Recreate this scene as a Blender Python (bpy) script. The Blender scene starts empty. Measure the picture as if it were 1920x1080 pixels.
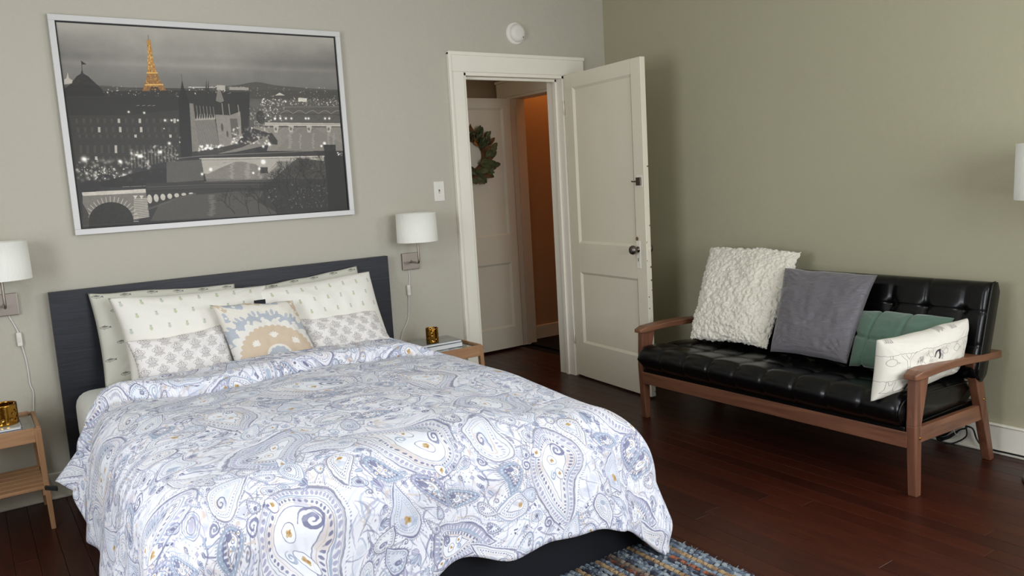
import bpy, bmesh, math, random
import numpy as np
from mathutils import Vector, Matrix, Euler, noise

PI = math.pi
S = bpy.context.scene
C = S.collection

# ------------------------------------------------------------------ camera, world, light, exposure
cam_d = bpy.data.cameras.new('camera')
cam_o = bpy.data.objects.new('camera', cam_d)
C.objects.link(cam_o)
yaw, pitch, roll = 0.6015, -0.1321, -0.0575
fw = Vector((math.sin(yaw) * math.cos(pitch), math.cos(yaw) * math.cos(pitch), math.sin(pitch)))
rt = Vector((math.cos(yaw), -math.sin(yaw), 0.0))
up = rt.cross(fw)
r2 = math.cos(roll) * rt + math.sin(roll) * up
u2 = -math.sin(roll) * rt + math.cos(roll) * up
Mc = Matrix(((r2.x, u2.x, -fw.x), (r2.y, u2.y, -fw.y), (r2.z, u2.z, -fw.z))).to_4x4()
Mc.translation = Vector((-3.817, -4.2667, 1.3652))
cam_o.matrix_world = Mc
cam_d.sensor_width = 36.0
cam_d.lens = 1492.99 * 36.0 / 1920.0
cam_d.clip_start = 0.05
S.camera = cam_o

world = bpy.data.worlds.new('sky')
S.world = world
world.use_nodes = True
bg = world.node_tree.nodes['Background']
bg.inputs[0].default_value = (0.62, 0.75, 1.0, 1)
bg.inputs[1].default_value = 0.6

def area(name, loc, rot, sx, sy, power, col, spread=180):
    d = bpy.data.lights.new(name, 'AREA')
    d.shape = 'RECTANGLE'; d.size = sx; d.size_y = sy
    d.energy = power; d.color = col; d.spread = math.radians(spread)
    o = bpy.data.objects.new(name, d)
    o.location = loc; o.rotation_euler = rot
    C.objects.link(o)
    return o

DAY = (0.885, 0.928, 1.0)
# daylight entering by the windows of the walls behind the camera
area('window_daylight_rear', (-1.9, -5.22, 1.55), (PI / 2, 0, 0), 1.7, 1.35, 62, DAY)
area('window_daylight_right', (0.02, -4.1, 1.55), (PI / 2, 0, PI / 2), 1.3, 1.35, 50, DAY)
area('window_daylight_left', (-5.22, -2.6, 1.55), (PI / 2, 0, -PI / 2), 1.3, 1.35, 58, DAY)

S.view_settings.view_transform = 'Standard'
S.view_settings.look = 'None'
S.view_settings.gamma = 1.0
S.view_settings.exposure = 0.07
try:
    S.view_settings.use_curve_mapping = False
except Exception:
    pass
S.cycles.max_bounces = 10
S.cycles.diffuse_bounces = 6
S.cycles.use_denoising = True
S.cycles.sample_clamp_indirect = 6.0

# ------------------------------------------------------------------ helpers
def lin(c):
    return tuple(((v / 255.0) / 12.92 if v / 255.0 <= 0.04045 else ((v / 255.0 + 0.055) / 1.055) ** 2.4) for v in c[:3])

def mat(name, col=(200, 200, 200), rough=0.6, metal=0.0, bump=None, vary=None, spec=0.5, coat=0.0,
        stretch=(1, 1, 1), sheen=0.0, trans=0.0, ior=1.45, emit=None):
    """node material: colour varied by noise, fine relief by noise.  bump = (scale, strength, distance), vary = (scale, amount)"""
    m = bpy.data.materials.new(name)
    m.use_nodes = True
    nt = m.node_tree; N = nt.nodes; L = nt.links
    b = N['Principled BSDF']
    base = lin(col)
    b.inputs['Base Color'].default_value = base + (1,)
    b.inputs['Roughness'].default_value = rough
    b.inputs['Metallic'].default_value = metal
    b.inputs['Specular IOR Level'].default_value = spec
    b.inputs['Coat Weight'].default_value = coat
    b.inputs['Sheen Weight'].default_value = sheen
    b.inputs['Transmission Weight'].default_value = trans
    b.inputs['IOR'].default_value = ior
    tc = N.new('ShaderNodeTexCoord'); mp = N.new('ShaderNodeMapping')
    mp.inputs['Scale'].default_value = stretch
    L.new(tc.outputs['Object'], mp.inputs[0])
    if vary:
        n = N.new('ShaderNodeTexNoise'); n.inputs['Scale'].default_value = vary[0]; n.inputs['Detail'].default_value = 6
        L.new(mp.outputs[0], n.inputs['Vector'])
        r = N.new('ShaderNodeMapRange')
        r.inputs[1].default_value = 0.25; r.inputs[2].default_value = 0.75
        r.inputs[3].default_value = 1 - vary[1]; r.inputs[4].default_value = 1 + vary[1]
        L.new(n.outputs[0], r.inputs[0])
        mx = N.new('ShaderNodeVectorMath'); mx.operation = 'SCALE'
        mx.inputs[0].default_value = base
        L.new(r.outputs[0], mx.inputs['Scale'])
        L.new(mx.outputs[0], b.inputs['Base Color'])
    if bump:
        n = N.new('ShaderNodeTexNoise'); n.inputs['Scale'].default_value = bump[0]; n.inputs['Detail'].default_value = 5
        L.new(mp.outputs[0], n.inputs['Vector'])
        bp = N.new('ShaderNodeBump'); bp.inputs['Strength'].default_value = bump[1]; bp.inputs['Distance'].default_value = bump[2]
        L.new(n.outputs[0], bp.inputs['Height'])
        L.new(bp.outputs[0], b.inputs['Normal'])
    if emit:
        b.inputs['Emission Color'].default_value = lin(emit[0]) + (1,)
        b.inputs['Emission Strength'].default_value = emit[1]
    return m

def wood(name, c1, c2, rough=0.45, scale=6.0, along='z', spec=0.5, coat=0.0, bump=0.05):
    m = bpy.data.materials.new(name)
    m.use_nodes = True
    nt = m.node_tree; N = nt.nodes; L = nt.links
    b = N['Principled BSDF']
    b.inputs['Roughness'].default_value = rough
    b.inputs['Specular IOR Level'].default_value = spec
    b.inputs['Coat Weight'].default_value = coat
    b.inputs['Coat Roughness'].default_value = 0.25
    tc = N.new('ShaderNodeTexCoord'); mp = N.new('ShaderNodeMapping')
    st = {'x': (1, 14, 14), 'y': (14, 1, 14), 'z': (14, 14, 1)}[along]
    mp.inputs['Scale'].default_value = st
    L.new(tc.outputs['Object'], mp.inputs[0])
    oi = N.new('ShaderNodeObjectInfo')
    add = N.new('ShaderNodeVectorMath'); add.operation = 'ADD'
    sc = N.new('ShaderNodeMath'); sc.operation = 'MULTIPLY'; sc.inputs[1].default_value = 37.0
    L.new(oi.outputs['Random'], sc.inputs[0]); L.new(mp.outputs[0], add.inputs[0]); L.new(sc.outputs[0], add.inputs[1])
    n = N.new('ShaderNodeTexNoise'); n.inputs['Scale'].default_value = scale; n.inputs['Detail'].default_value = 8
    n.inputs['Distortion'].default_value = 0.6
    L.new(add.outputs[0], n.inputs['Vector'])
    r = N.new('ShaderNodeValToRGB')
    r.color_ramp.elements[0].position = 0.3; r.color_ramp.elements[0].color = lin(c1) + (1,)
    r.color_ramp.elements[1].position = 0.7; r.color_ramp.elements[1].color = lin(c2) + (1,)
    L.new(n.outputs[0], r.inputs[0])
    L.new(r.outputs[0], b.inputs['Base Color'])
    bp = N.new('ShaderNodeBump'); bp.inputs['Strength'].default_value = bump; bp.inputs['Distance'].default_value = 0.002
    L.new(n.outputs[0], bp.inputs['Height']); L.new(bp.outputs[0], b.inputs['Normal'])
    return m

def obj(name, bm, m, parent=None, smooth=False, local=False, kind=None, label=None):
    """link a bmesh (world coordinates unless local) as ONE object, moved into its parent's frame"""
    me = bpy.data.meshes.new(name)
    if parent is not None and not local:
        p = parent
        off = Vector(p.location)
        while p.parent is not None:
            p = p.parent; off = off + Vector(p.location)
        bmesh.ops.translate(bm, verts=bm.verts, vec=-off)
    bm.normal_update()
    bm.to_mesh(me); bm.free()
    if smooth:
        for p in me.polygons: p.use_smooth = True
    o = bpy.data.objects.new(name, me)
    if m is not None:
        for mm in (m if isinstance(m, (list, tuple)) else [m]):
            me.materials.append(mm)
    C.objects.link(o)
    if parent is not None: o.parent = parent
    if kind: o['kind'] = kind
    if label: o['label'] = label
    return o

def tag(o, label=None, cat=None, group=None, kind=None):
    if label: o['label'] = label
    if cat: o['category'] = cat
    if group: o['group'] = group
    if kind: o['kind'] = kind
    return o

def thing(name, loc, label=None, cat=None, group=None, kind=None):
    o = bpy.data.objects.new(name, None)
    o.empty_display_size = 0.05
    o.location = loc
    C.objects.link(o)
    return tag(o, label, cat, group, kind)

def NB(): return bmesh.new()

def box(bm, x0, x1, y0, y1, z0, z1, bev=0.0, seg=2):
    r = bmesh.ops.create_cube(bm, size=1.0)
    vs = r['verts']
    for v in vs:
        v.co = Vector(((x0 + x1) / 2 + v.co.x * (x1 - x0), (y0 + y1) / 2 + v.co.y * (y1 - y0), (z0 + z1) / 2 + v.co.z * (z1 - z0)))
    if bev > 0:
        es = set(e for v in vs for e in v.link_edges)
        bmesh.ops.bevel(bm, geom=list(es), offset=bev, segments=seg, affect='EDGES', profile=0.6)
    return bm

def hexa(bm, pts, bev=0.0, seg=2):
    """pts: 4 bottom then 4 top corners, same order round"""
    vs = [bm.verts.new(p) for p in pts]
    fs = [(3, 2, 1, 0), (4, 5, 6, 7), (0, 1, 5, 4), (1, 2, 6, 5), (2, 3, 7, 6), (3, 0, 4, 7)]
    ff = [bm.faces.new([vs[i] for i in f]) for f in fs]
    bmesh.ops.recalc_face_normals(bm, faces=ff)
    if bev > 0:
        es = set(e for v in vs for e in v.link_edges)
        bmesh.ops.bevel(bm, geom=list(es), offset=bev, segments=seg, affect='EDGES', profile=0.6)
    return bm

def tube(bm, pts, r, n=10, cap=True):
    pts = [Vector(p) for p in pts]
    rs = r if isinstance(r, (list, tuple)) else [r] * len(pts)
    rings = []
    prev = None
    for i, p in enumerate(pts):
        t = (pts[min(i + 1, len(pts) - 1)] - pts[max(i - 1, 0)])
        if t.length < 1e-9: t = Vector((0, 0, 1))
        t.normalize()
        if prev is None:
            a = Vector((0, 0, 1)) if abs(t.z) < 0.9 else Vector((1, 0, 0))
            u = t.cross(a).normalized()
        else:
            u = (prev - t * prev.dot(t))
            u = u.normalized() if u.length > 1e-6 else t.orthogonal().normalized()
        prev = u
        w = t.cross(u)
        rings.append([bm.verts.new(p + (u * math.cos(2 * PI * k / n) + w * math.sin(2 * PI * k / n)) * rs[i]) for k in range(n)])
    for a, b in zip(rings[:-1], rings[1:]):
        for k in range(n):
            bm.faces.new((a[k], a[(k + 1) % n], b[(k + 1) % n], b[k]))
    if cap:
        bm.faces.new(list(reversed(rings[0]))); bm.faces.new(rings[-1])
    return bm

def spline(pts, n=8):
    P = [Vector(p) for p in pts]
    P = [P[0] * 2 - P[1]] + P + [P[-1] * 2 - P[-2]]
    out = []
    for i in range(1, len(P) - 2):
        for k in range(n):
            t = k / n
            a, b, c, d = P[i - 1], P[i], P[i + 1], P[i + 2]
            out.append(0.5 * ((2 * b) + (c - a) * t + (2 * a - 5 * b + 4 * c - d) * t * t + (3 * b - a - 3 * c + d) * t ** 3))
    out.append(P[-2])
    return out

def lathe(bm, prof, n=40, axis='z', center=(0, 0, 0)):
    """prof: list of (r, h); revolved round the axis"""
    c = Vector(center)
    def P(r, h, a):
        if axis == 'z': return c + Vector((r * math.cos(a), r * math.sin(a), h))
        if axis == 'y': return c + Vector((r * math.cos(a), h, r * math.sin(a)))
        return c + Vector((h, r * math.cos(a), r * math.sin(a)))
    rings = []
    for r, h in prof:
        if r < 1e-6: rings.append([bm.verts.new(P(0, h, 0))])
        else: rings.append([bm.verts.new(P(r, h, 2 * PI * k / n)) for k in range(n)])
    for a, b in zip(rings[:-1], rings[1:]):
        for k in range(n):
            q = []
            if len(a) == 1: q = [a[0], b[(k + 1) % n], b[k]]
            elif len(b) == 1: q = [a[k], a[(k + 1) % n], b[0]]
            else: q = [a[k], a[(k + 1) % n], b[(k + 1) % n], b[k]]
            if len(a) == 1 and len(b) == 1: continue
            bm.faces.new(q)
    bmesh.ops.recalc_face_normals(bm, faces=bm.faces)
    return bm

def prism(bm, poly, axis, a0, a1, bev=0.0):
    """poly of 2D points in the plane normal to axis; extruded from a0 to a1"""
    def P(u, v, a):
        return {'x': (a, u, v), 'y': (u, a, v), 'z': (u, v, a)}[axis]
    A = [bm.verts.new(P(u, v, a0)) for u, v in poly]
    B = [bm.verts.new(P(u, v, a1)) for u, v in poly]
    n = len(poly)
    fs = [bm.faces.new(A), bm.faces.new(list(reversed(B)))]
    for k in range(n):
        fs.append(bm.faces.new((A[(k + 1) % n], A[k], B[k], B[(k + 1) % n])))
    bmesh.ops.recalc_face_normals(bm, faces=fs)
    if bev > 0:
        bmesh.ops.bevel(bm, geom=list(set(e for f in fs for e in f.edges)), offset=bev, segments=2, affect='EDGES', profile=0.6)
    return bm

# ------------------------------------------------------------------ prints (drawn here stroke by stroke)
def pnoise(h, w, cell, seed, octs=4):
    """periodic value noise 0..1"""
    rs = np.random.RandomState(seed)
    out = np.zeros((h, w)); amp = 1.0; tot = 0
    for o in range(octs):
        ny, nx = max(1, int(round(h / cell))), max(1, int(round(w / cell)))
        g = rs.rand(ny, nx)
        y = np.arange(h) * ny / h; x = np.arange(w) * nx / w
        yi = y.astype(int); xi = x.astype(int); fy = y - yi; fx = x - xi
        fy = fy * fy * (3 - 2 * fy); fx = fx * fx * (3 - 2 * fx)
        y1 = (yi + 1) % ny; x1 = (xi + 1) % nx
        a = g[np.ix_(yi, xi)]; b = g[np.ix_(yi, x1)]; c = g[np.ix_(y1, xi)]; d = g[np.ix_(y1, x1)]
        out += amp * ((a * (1 - fx) + b * fx) * (1 - fy)[:, None] + (c * (1 - fx) + d * fx) * fy[:, None])
        tot += amp; amp *= 0.5; cell = max(1.5, cell / 2)
    return out / tot

class Cv:
    def __init__(s, w, h, px, bgc, wrap=True):
        s.px = px; s.W = int(round(w * px)); s.H = int(round(h * px)); s.wrap = wrap
        s.a = np.empty((s.H, s.W, 3), np.float32); s.a[:] = np.array(bgc, np.float32) / 255.0
        s.wash = None
    def patch(s, x0, y0, x1, y1):
        i0, i1 = int(math.floor(x0 * s.px)) - 1, int(math.ceil(x1 * s.px)) + 2
        j0, j1 = int(math.floor(y0 * s.px)) - 1, int(math.ceil(y1 * s.px)) + 2
        if not s.wrap:
            i0, i1, j0, j1 = max(0, i0), min(s.W, i1), max(0, j0), min(s.H, j1)
            if i1 <= i0 or j1 <= j0: return None
        else:
            i1 = min(i1, i0 + s.W); j1 = min(j1, j0 + s.H)
        ii = np.arange(i0, i1); jj = np.arange(j0, j1)
        X = ((ii + 0.5) / s.px)[None, :]; Y = ((jj + 0.5) / s.px)[:, None]
        return np.ix_(jj % s.H, ii % s.W), X, Y
    def put(s, ix, m, col, al=1.0, add=False):
        m = (m * al)
        if s.wash is not None: m = m * s.wash[ix]
        m = m[..., None].astype(np.float32)
        c = np.array(col, np.float32) / 255.0
        if add: s.a[ix] = np.clip(s.a[ix] + m * c, 0, 1)
        else: s.a[ix] = s.a[ix] * (1 - m) + c * m
    def ell(s, x, y, rx, ry=None, ang=0.0, col=(0, 0, 0), al=1.0):
        ry = ry or rx; R = max(rx, ry)
        p = s.patch(x - R, y - R, x + R, y + R)
        if p is None: return
        ix, X, Y = p
        c, sn = math.cos(ang), math.sin(ang)
        u = ((X - x) * c + (Y - y) * sn) / rx; v = (-(X - x) * sn + (Y - y) * c) / ry
        d = (np.sqrt(u * u + v * v) - 1) * min(rx, ry)
        s.put(ix, np.clip(0.5 - d * s.px, 0, 1), col, al)
    def glow(s, x, y, r, col=(255, 255, 255), al=1.0):
        p = s.patch(x - 3 * r, y - 3 * r, x + 3 * r, y + 3 * r)
        if p is None: return
        ix, X, Y = p
        s.put(ix, np.exp(-((X - x) ** 2 + (Y - y) ** 2) / (r * r)), col, al, add=True)
    def stroke(s, pts, w, col, al=1.0, taper=False):
        pts = np.asarray(pts, float); n = len(pts) - 1
        if n < 1: return
        W = w if not np.isscalar(w) else None
        wm = (max(w) if W is not None else w)
        x0, y0 = pts.min(0) - wm; x1, y1 = pts.max(0) + wm
        p = s.patch(x0, y0, x1, y1)
        if p is None: return
        ix, X, Y = p
        M = np.zeros((Y.shape[0], X.shape[1]), np.float32)
        for k in range(n):
            a, b = pts[k], pts[k + 1]
            if W is not None: wk = 0.5 * (W[k] + W[k + 1])
            elif taper:
                t = (k + 0.5) / n; wk = w * max(0.15, math.sin(PI * t) ** 0.7)
            else: wk = w
            hw = wk / 2
            xa, xb = min(a[0], b[0]) - hw - 1.5 / s.px, max(a[0], b[0]) + hw + 1.5 / s.px
            ya, yb = min(a[1], b[1]) - hw - 1.5 / s.px, max(a[1], b[1]) + hw + 1.5 / s.px
            i = np.searchsorted(X[0], xa); i2 = np.searchsorted(X[0], xb)
            j = np.searchsorted(Y[:, 0], ya); j2 = np.searchsorted(Y[:, 0], yb)
            if i2 <= i or j2 <= j: continue
            xs = X[:, i:i2]; ys = Y[j:j2]
            d = b - a; L2 = d @ d + 1e-12
            t = np.clip(((xs - a[0]) * d[0] + (ys - a[1]) * d[1]) / L2, 0, 1)
            dist = np.sqrt((xs - a[0] - t * d[0]) ** 2 + (ys - a[1] - t * d[1]) ** 2)
            M[j:j2, i:i2] = np.maximum(M[j:j2, i:i2], np.clip(0.5 + (hw - dist) * s.px, 0, 1))
        s.put(ix, M, col, al)
    def poly(s, pts, col, al=1.0):
        pts = np.asarray(pts, float)
        x0, y0 = pts.min(0); x1, y1 = pts.max(0)
        p = s.patch(x0, y0, x1, y1)
        if p is None: return
        ix, X, Y = p
        M = np.zeros((Y.shape[0], X.shape[1]), bool)
        n = len(pts)
        for k in range(n):
            (ax, ay), (bx, by) = pts[k], pts[(k + 1) % n]
            if ay == by: continue
            c = ((ay > Y) != (by > Y)) & (X < (bx - ax) * (Y - ay) / (by - ay) + ax)
            M ^= c
        s.put(ix, M.astype(np.float32), col, al)
    def image(s, name):
        im = bpy.data.images.new(name, s.W, s.H, alpha=False)
        buf = np.ones((s.H, s.W, 4), np.float32)
        buf[..., :3] = s.a[::-1]
        im.pixels.foreach_set(buf.ravel())
        im.update(); im.pack()
        return im

def print_mat(name, im, scale=(1, 1), rough=0.8, bump=None, sheen=0.0, spec=0.3, warp=(), interp='Cubic'):
    m = bpy.data.materials.new(name)
    m.use_nodes = True
    nt = m.node_tree; N = nt.nodes; L = nt.links
    b = N['Principled BSDF']
    b.inputs['Roughness'].default_value = rough
    b.inputs['Specular IOR Level'].default_value = spec
    b.inputs['Sheen Weight'].default_value = sheen
    uv = N.new('ShaderNodeUVMap'); uv.uv_map = 'UVMap'
    mp = N.new('ShaderNodeMapping'); mp.inputs['Scale'].default_value = (scale[0], scale[1], 1)
    L.new(uv.outputs[0], mp.inputs[0])
    vec = mp.outputs[0]
    for wsc, wam in warp:        # hand-drawn wobble: the print coordinates are shifted by noise
        wn = N.new('ShaderNodeTexNoise'); wn.inputs['Scale'].default_value = wsc; wn.inputs['Detail'].default_value = 1
        L.new(uv.outputs[0], wn.inputs['Vector'])
        sb = N.new('ShaderNodeVectorMath'); sb.operation = 'SUBTRACT'; sb.inputs[1].default_value = (.5, .5, .5)
        L.new(wn.outputs['Color'], sb.inputs[0])
        sc_ = N.new('ShaderNodeVectorMath'); sc_.operation = 'SCALE'; sc_.inputs['Scale'].default_value = wam * scale[0]
        L.new(sb.outputs[0], sc_.inputs[0])
        av = N.new('ShaderNodeVectorMath'); av.operation = 'ADD'
        L.new(vec, av.inputs[0]); L.new(sc_.outputs[0], av.inputs[1]); vec = av.outputs[0]
    t = N.new('ShaderNodeTexImage'); t.image = im; t.interpolation = interp; t.extension = 'REPEAT'
    L.new(vec, t.inputs[0])
    L.new(t.outputs[0], b.inputs['Base Color'])
    tc = N.new('ShaderNodeTexCoord')
    prev = None
    for sc, st, di in (bump or []):
        n = N.new('ShaderNodeTexNoise'); n.inputs['Scale'].default_value = sc; n.inputs['Detail'].default_value = 4
        L.new(tc.outputs['Object'], n.inputs['Vector'])
        bp = N.new('ShaderNodeBump'); bp.inputs['Strength'].default_value = st; bp.inputs['Distance'].default_value = di
        L.new(n.outputs[0], bp.inputs['Height'])
        if prev is not None: L.new(prev.outputs[0], bp.inputs['Normal'])
        prev = bp
    if prev is not None: L.new(prev.outputs[0], b.inputs['Normal'])
    return m

# ---- the watercolour paisley of the duvet cover
def paisley_image():
    T = 0.84
    cv = Cv(T, T, 1500 / T, (233, 233, 239))
    rs = random.Random(5)
    cv.wash = np.clip(0.55 + 0.85 * pnoise(cv.H, cv.W, 26, 3, 3), 0.5, 1.0).astype(np.float32)
    SLATE = (120, 122, 150); BLUE = (158, 172, 192); LILAC = (168, 166, 192); GREY = (136, 138, 154)
    GOLD = (186, 148, 88); SAND = (208, 190, 178); DEEP = (96, 98, 128); PALE = (200, 206, 220)
    def drop(n=44, m=1.3, bend=0.35):
        out = []
        for k in range(n + 1):
            f = 2 * PI * k / n
            x = math.sin(f) * math.sin(f / 2) ** m; y = -math.cos(f)
            t = (1 - y) / 2
            x += bend * t * t * 1.3; y += -0.15 * bend * t
            out.append((x, y))
        return np.array(out)
    def place(P, x, y, s, a, k=1.0, cen=(0.05, 0.35), flip=1):
        Q = (P - np.array(cen)) * k + np.array(cen)
        Q = Q * np.array([flip, 1.0])
        c, sn = math.cos(a), math.sin(a)
        return np.stack([x + s * (Q[:, 0] * c - Q[:, 1] * sn), y + s * (Q[:, 0] * sn + Q[:, 1] * c)], 1)
    def dots(P, r, col, step, al=0.9, el=1.6):
        seg = np.sqrt(((P[1:] - P[:-1]) ** 2).sum(1)); acc = 0; nxt = 0
        for k, l in enumerate(seg):
            while nxt <= acc + l and l > 0:
                t = (nxt - acc) / l; q = P[k] * (1 - t) + P[k + 1] * t
                d = P[k + 1] - P[k]
                cv.ell(q[0], q[1], r * el, r, math.atan2(d[1], d[0]) + PI / 2, col, al)
                nxt += step
            acc += l
    def spiral(x, y, r, a, turns=1.6, col=SLATE, w=0.004, flip=1):
        pts = []
        for k in range(30):
            t = k / 29; f = a + flip * 2 * PI * turns * t
            pts.append((x + r * (1 - t * 0.9) * math.cos(f), y + r * (1 - t * 0.9) * math.sin(f)))
        cv.stroke(pts, [w * (0.4 + 1.2 * abs(math.sin(PI * k / 29))) for k in range(30)], col, 0.9)
    def flower(x, y, r, col, n=5):
        a0 = rs.random() * 6
        for k in range(n):
            a = a0 + 2 * PI * k / n + rs.uniform(-.3, .3); q = r * rs.uniform(.3, .6)
            cv.ell(x + q * math.cos(a), y + q * math.sin(a), r * rs.uniform(.35, .6), r * rs.uniform(.28, .46), rs.random() * 3, col, 0.8)
        if col == GOLD:
            for k in range(3):
                a = rs.random() * 6; cv.ell(x + r * .35 * math.cos(a), y + r * .35 * math.sin(a), r * .25, r * .16, a, (158, 118, 62), 0.7)
    def leaf(x, y, L, w, a, col, al=0.8, vein=True):
        P = []
        for k in range(17):
            t = k / 16; P.append((L * t, w * math.sin(PI * t) ** 0.8))
        for k in range(17):
            t = 1 - k / 16; P.append((L * t, -w * math.sin(PI * t) ** 0.8))
        c, sn = math.cos(a), math.sin(a)
        Q = [(x + p * c - q * sn, y + p * sn + q * c) for p, q in P]
        cv.poly(Q, col, al)
        cv.stroke(Q, 0.0013, SLATE, 0.7)
        if vein: cv.stroke([(x, y), (x + L * .9 * c, y + L * .9 * sn)], 0.0012, (235, 238, 245), 0.9)
    def paisley(x, y, s, a, flip, big):
        P = drop(60 if big else 36, 1.15, 0.55)
        pl = lambda k: place(P, x, y, s, a, k, flip=flip)
        cv.wash, w0 = None, cv.wash
        cv.poly(pl(1.1), (231, 232, 239), 0.85)
        cv.wash = w0
        cv.poly(pl(1.0), rs.choice([PALE, (232, 228, 226), (224, 230, 238)]), 0.45)
        for q in range(7 if big else 3):
            f = rs.random() * 6.28; rr = rs.uniform(.2, .75)
            p_ = place(np.array([[0.05 + rr * .6 * math.cos(f), .35 + rr * .6 * math.sin(f)]]), x, y, s, a, 1.0, flip=flip)[0]
            cv.ell(p_[0], p_[1], s * rs.uniform(.12, .3), s * rs.uniform(.06, .16), rs.random() * 3, rs.choice([BLUE, LILAC, SAND, PALE]), .4)
        O = pl(1.0)
        for kk, n0, n1 in ((1.0, .08, .30), (1.02, .52, .74), (.98, .80, .95)):
            W_ = pl(kk); m0, m1 = int(len(W_) * n0), int(len(W_) * n1)
            cv.stroke(W_[m0:m1], .0085 * (s / .15) ** .5, rs.choice([SLATE, DEEP, BLUE, LILAC, SLATE]), .62, taper=True)
        for kk in (1.045, .965):
            W_ = pl(kk) ; cv.stroke(W_[5:-14] if kk > 1 else W_[12:-4], .0030, rs.choice([BLUE, LILAC, SLATE, SAND]), .5, taper=True)
        cv.stroke(O, [0.0022 + 0.0034 * s / 0.14 * (0.5 + 0.5 * math.sin(k * 0.35 + a)) for k in range(len(O))], rs.choice([SLATE, GREY, SLATE, BLUE]), 0.85)
        dots(pl(1.12), 0.0014, GREY, 0.0075, 0.8)
        if big:
            cv.stroke(pl(0.93), 0.0014, GREY, 0.8)
            dots(pl(0.86), 0.0046, rs.choice([BLUE, LILAC]), 0.0125, 0.9, 1.5)
            I = pl(0.76)
            cv.stroke(I, [0.002 + 0.005 * (0.5 + 0.5 * math.sin(k * 0.28)) for k in range(len(I))], BLUE, 0.85)
            cv.stroke(pl(0.70), 0.0014, DEEP, 0.75)
            dots(pl(0.63), 0.0036, SLATE, 0.0125, 0.9, 1.3)
            cv.stroke(pl(0.55), 0.0018, SAND, 0.9)
            cv.poly(pl(0.47), (238, 240, 246), 0.95)
            cv.stroke(pl(0.47), 0.002, SLATE, 0.85)
            # pods with gold flowers lying along the body
            for t, c in ((0.10, GOLD), (0.45, GOLD), (-0.32, GOLD)):
                q = place(np.array([[0.05 + (0.25 if t < 0 else 0.05) * 1.0, 0.45 - t * 1.1]]), x, y, s, a, 1.0, flip=flip)[0]
                cv.ell(q[0], q[1], 0.15 * s, 0.10 * s, a + 1.2, (240, 240, 244), 0.95)
                Q = [(q[0] + 0.15 * s * math.cos(f) * math.cos(a + 1.2) - 0.10 * s * math.sin(f) * math.sin(a + 1.2),
                      q[1] + 0.15 * s * math.cos(f) * math.sin(a + 1.2) + 0.10 * s * math.sin(f) * math.cos(a + 1.2)) for f in np.linspace(0, 2 * PI, 20)]
                cv.stroke(Q, 0.0018, DEEP, 0.8)
                flower(q[0], q[1], 0.062 * s, c, 4)
            q = place(np.array([[-0.22, 0.42]]), x, y, s, a, 1.0, flip=flip)[0]
            spiral(q[0], q[1], 0.17 * s, a, 1.8, SLATE, 0.0055, flip)
            q = place(np.array([[0.28, 0.05]]), x, y, s, a, 1.0, flip=flip)[0]
            spiral(q[0], q[1], 0.10 * s, a + 2, 1.5, BLUE, 0.004, -flip)
        else:
            cv.stroke(pl(0.8), 0.0013, GREY, 0.8)
            dots(pl(0.66), 0.0019, rs.choice([SLATE, BLUE, LILAC]), 0.0075, 0.9, 1.3)
            if s > 0.045: cv.stroke(pl(0.5), 0.002, rs.choice([SAND, BLUE, SLATE]), 0.85)
            q = place(np.array([[0.0, 0.42]]), x, y, s, a, 1.0, flip=flip)[0]
            k = rs.random()
            if k < 0.4: spiral(q[0], q[1], 0.26 * s, a, 1.5, SLATE, 0.003, flip)
            elif k < 0.72: flower(q[0], q[1], 0.2 * s, GOLD, 4)
            else: cv.ell(q[0], q[1], 0.26 * s, 0.16 * s, a, BLUE, 0.8)
    # soft pools of wash
    for k in range(90):
        x, y = rs.random() * T, rs.random() * T; r = rs.uniform(.012, .04)
        for q in range(5): cv.ell(x + rs.uniform(-r, r) * .6, y + rs.uniform(-r, r) * .6, r * rs.uniform(.3, .7), r * rs.uniform(.2, .45), rs.random() * 3, rs.choice([PALE, BLUE, LILAC, SAND]), .22)
    placed = []
    def free(x, y, r):
        for (a, b, c) in placed:
            dx = abs(a - x); dx = min(dx, T - dx); dy = abs(b - y); dy = min(dy, T - dy)
            if dx * dx + dy * dy < (r + c) ** 2: return False
        return True
    # painterly under-strokes flowing between the motifs
    for k in range(1300):
        x, y = rs.random() * T, rs.random() * T; a = rs.random() * 6.28; L = 0.03 + 0.07 * rs.random(); cv_ = rs.uniform(-1, 1) * 25
        pts = [(x, y)]
        for i in range(10):
            a += cv_ * L / 10; pts.append((pts[-1][0] + L / 10 * math.cos(a), pts[-1][1] + L / 10 * math.sin(a)))
        cv.stroke(pts, 0.0015 + 0.005 * rs.random(), rs.choice([LILAC, BLUE, GREY, SAND, PALE, SLATE, LILAC]), 0.6, taper=True)
    for (x, y, s, a, f) in ((0.20, 0.20, 0.175, 0.35, 1), (0.62, 0.36, 0.180, -0.5, -1), (0.24, 0.64, 0.160, 2.7, 1), (0.66, 0.74, 0.10, 1.2, 1)):
        placed.append((x, y, s * 0.86)); paisley(x, y, s, a, f, True)
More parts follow.
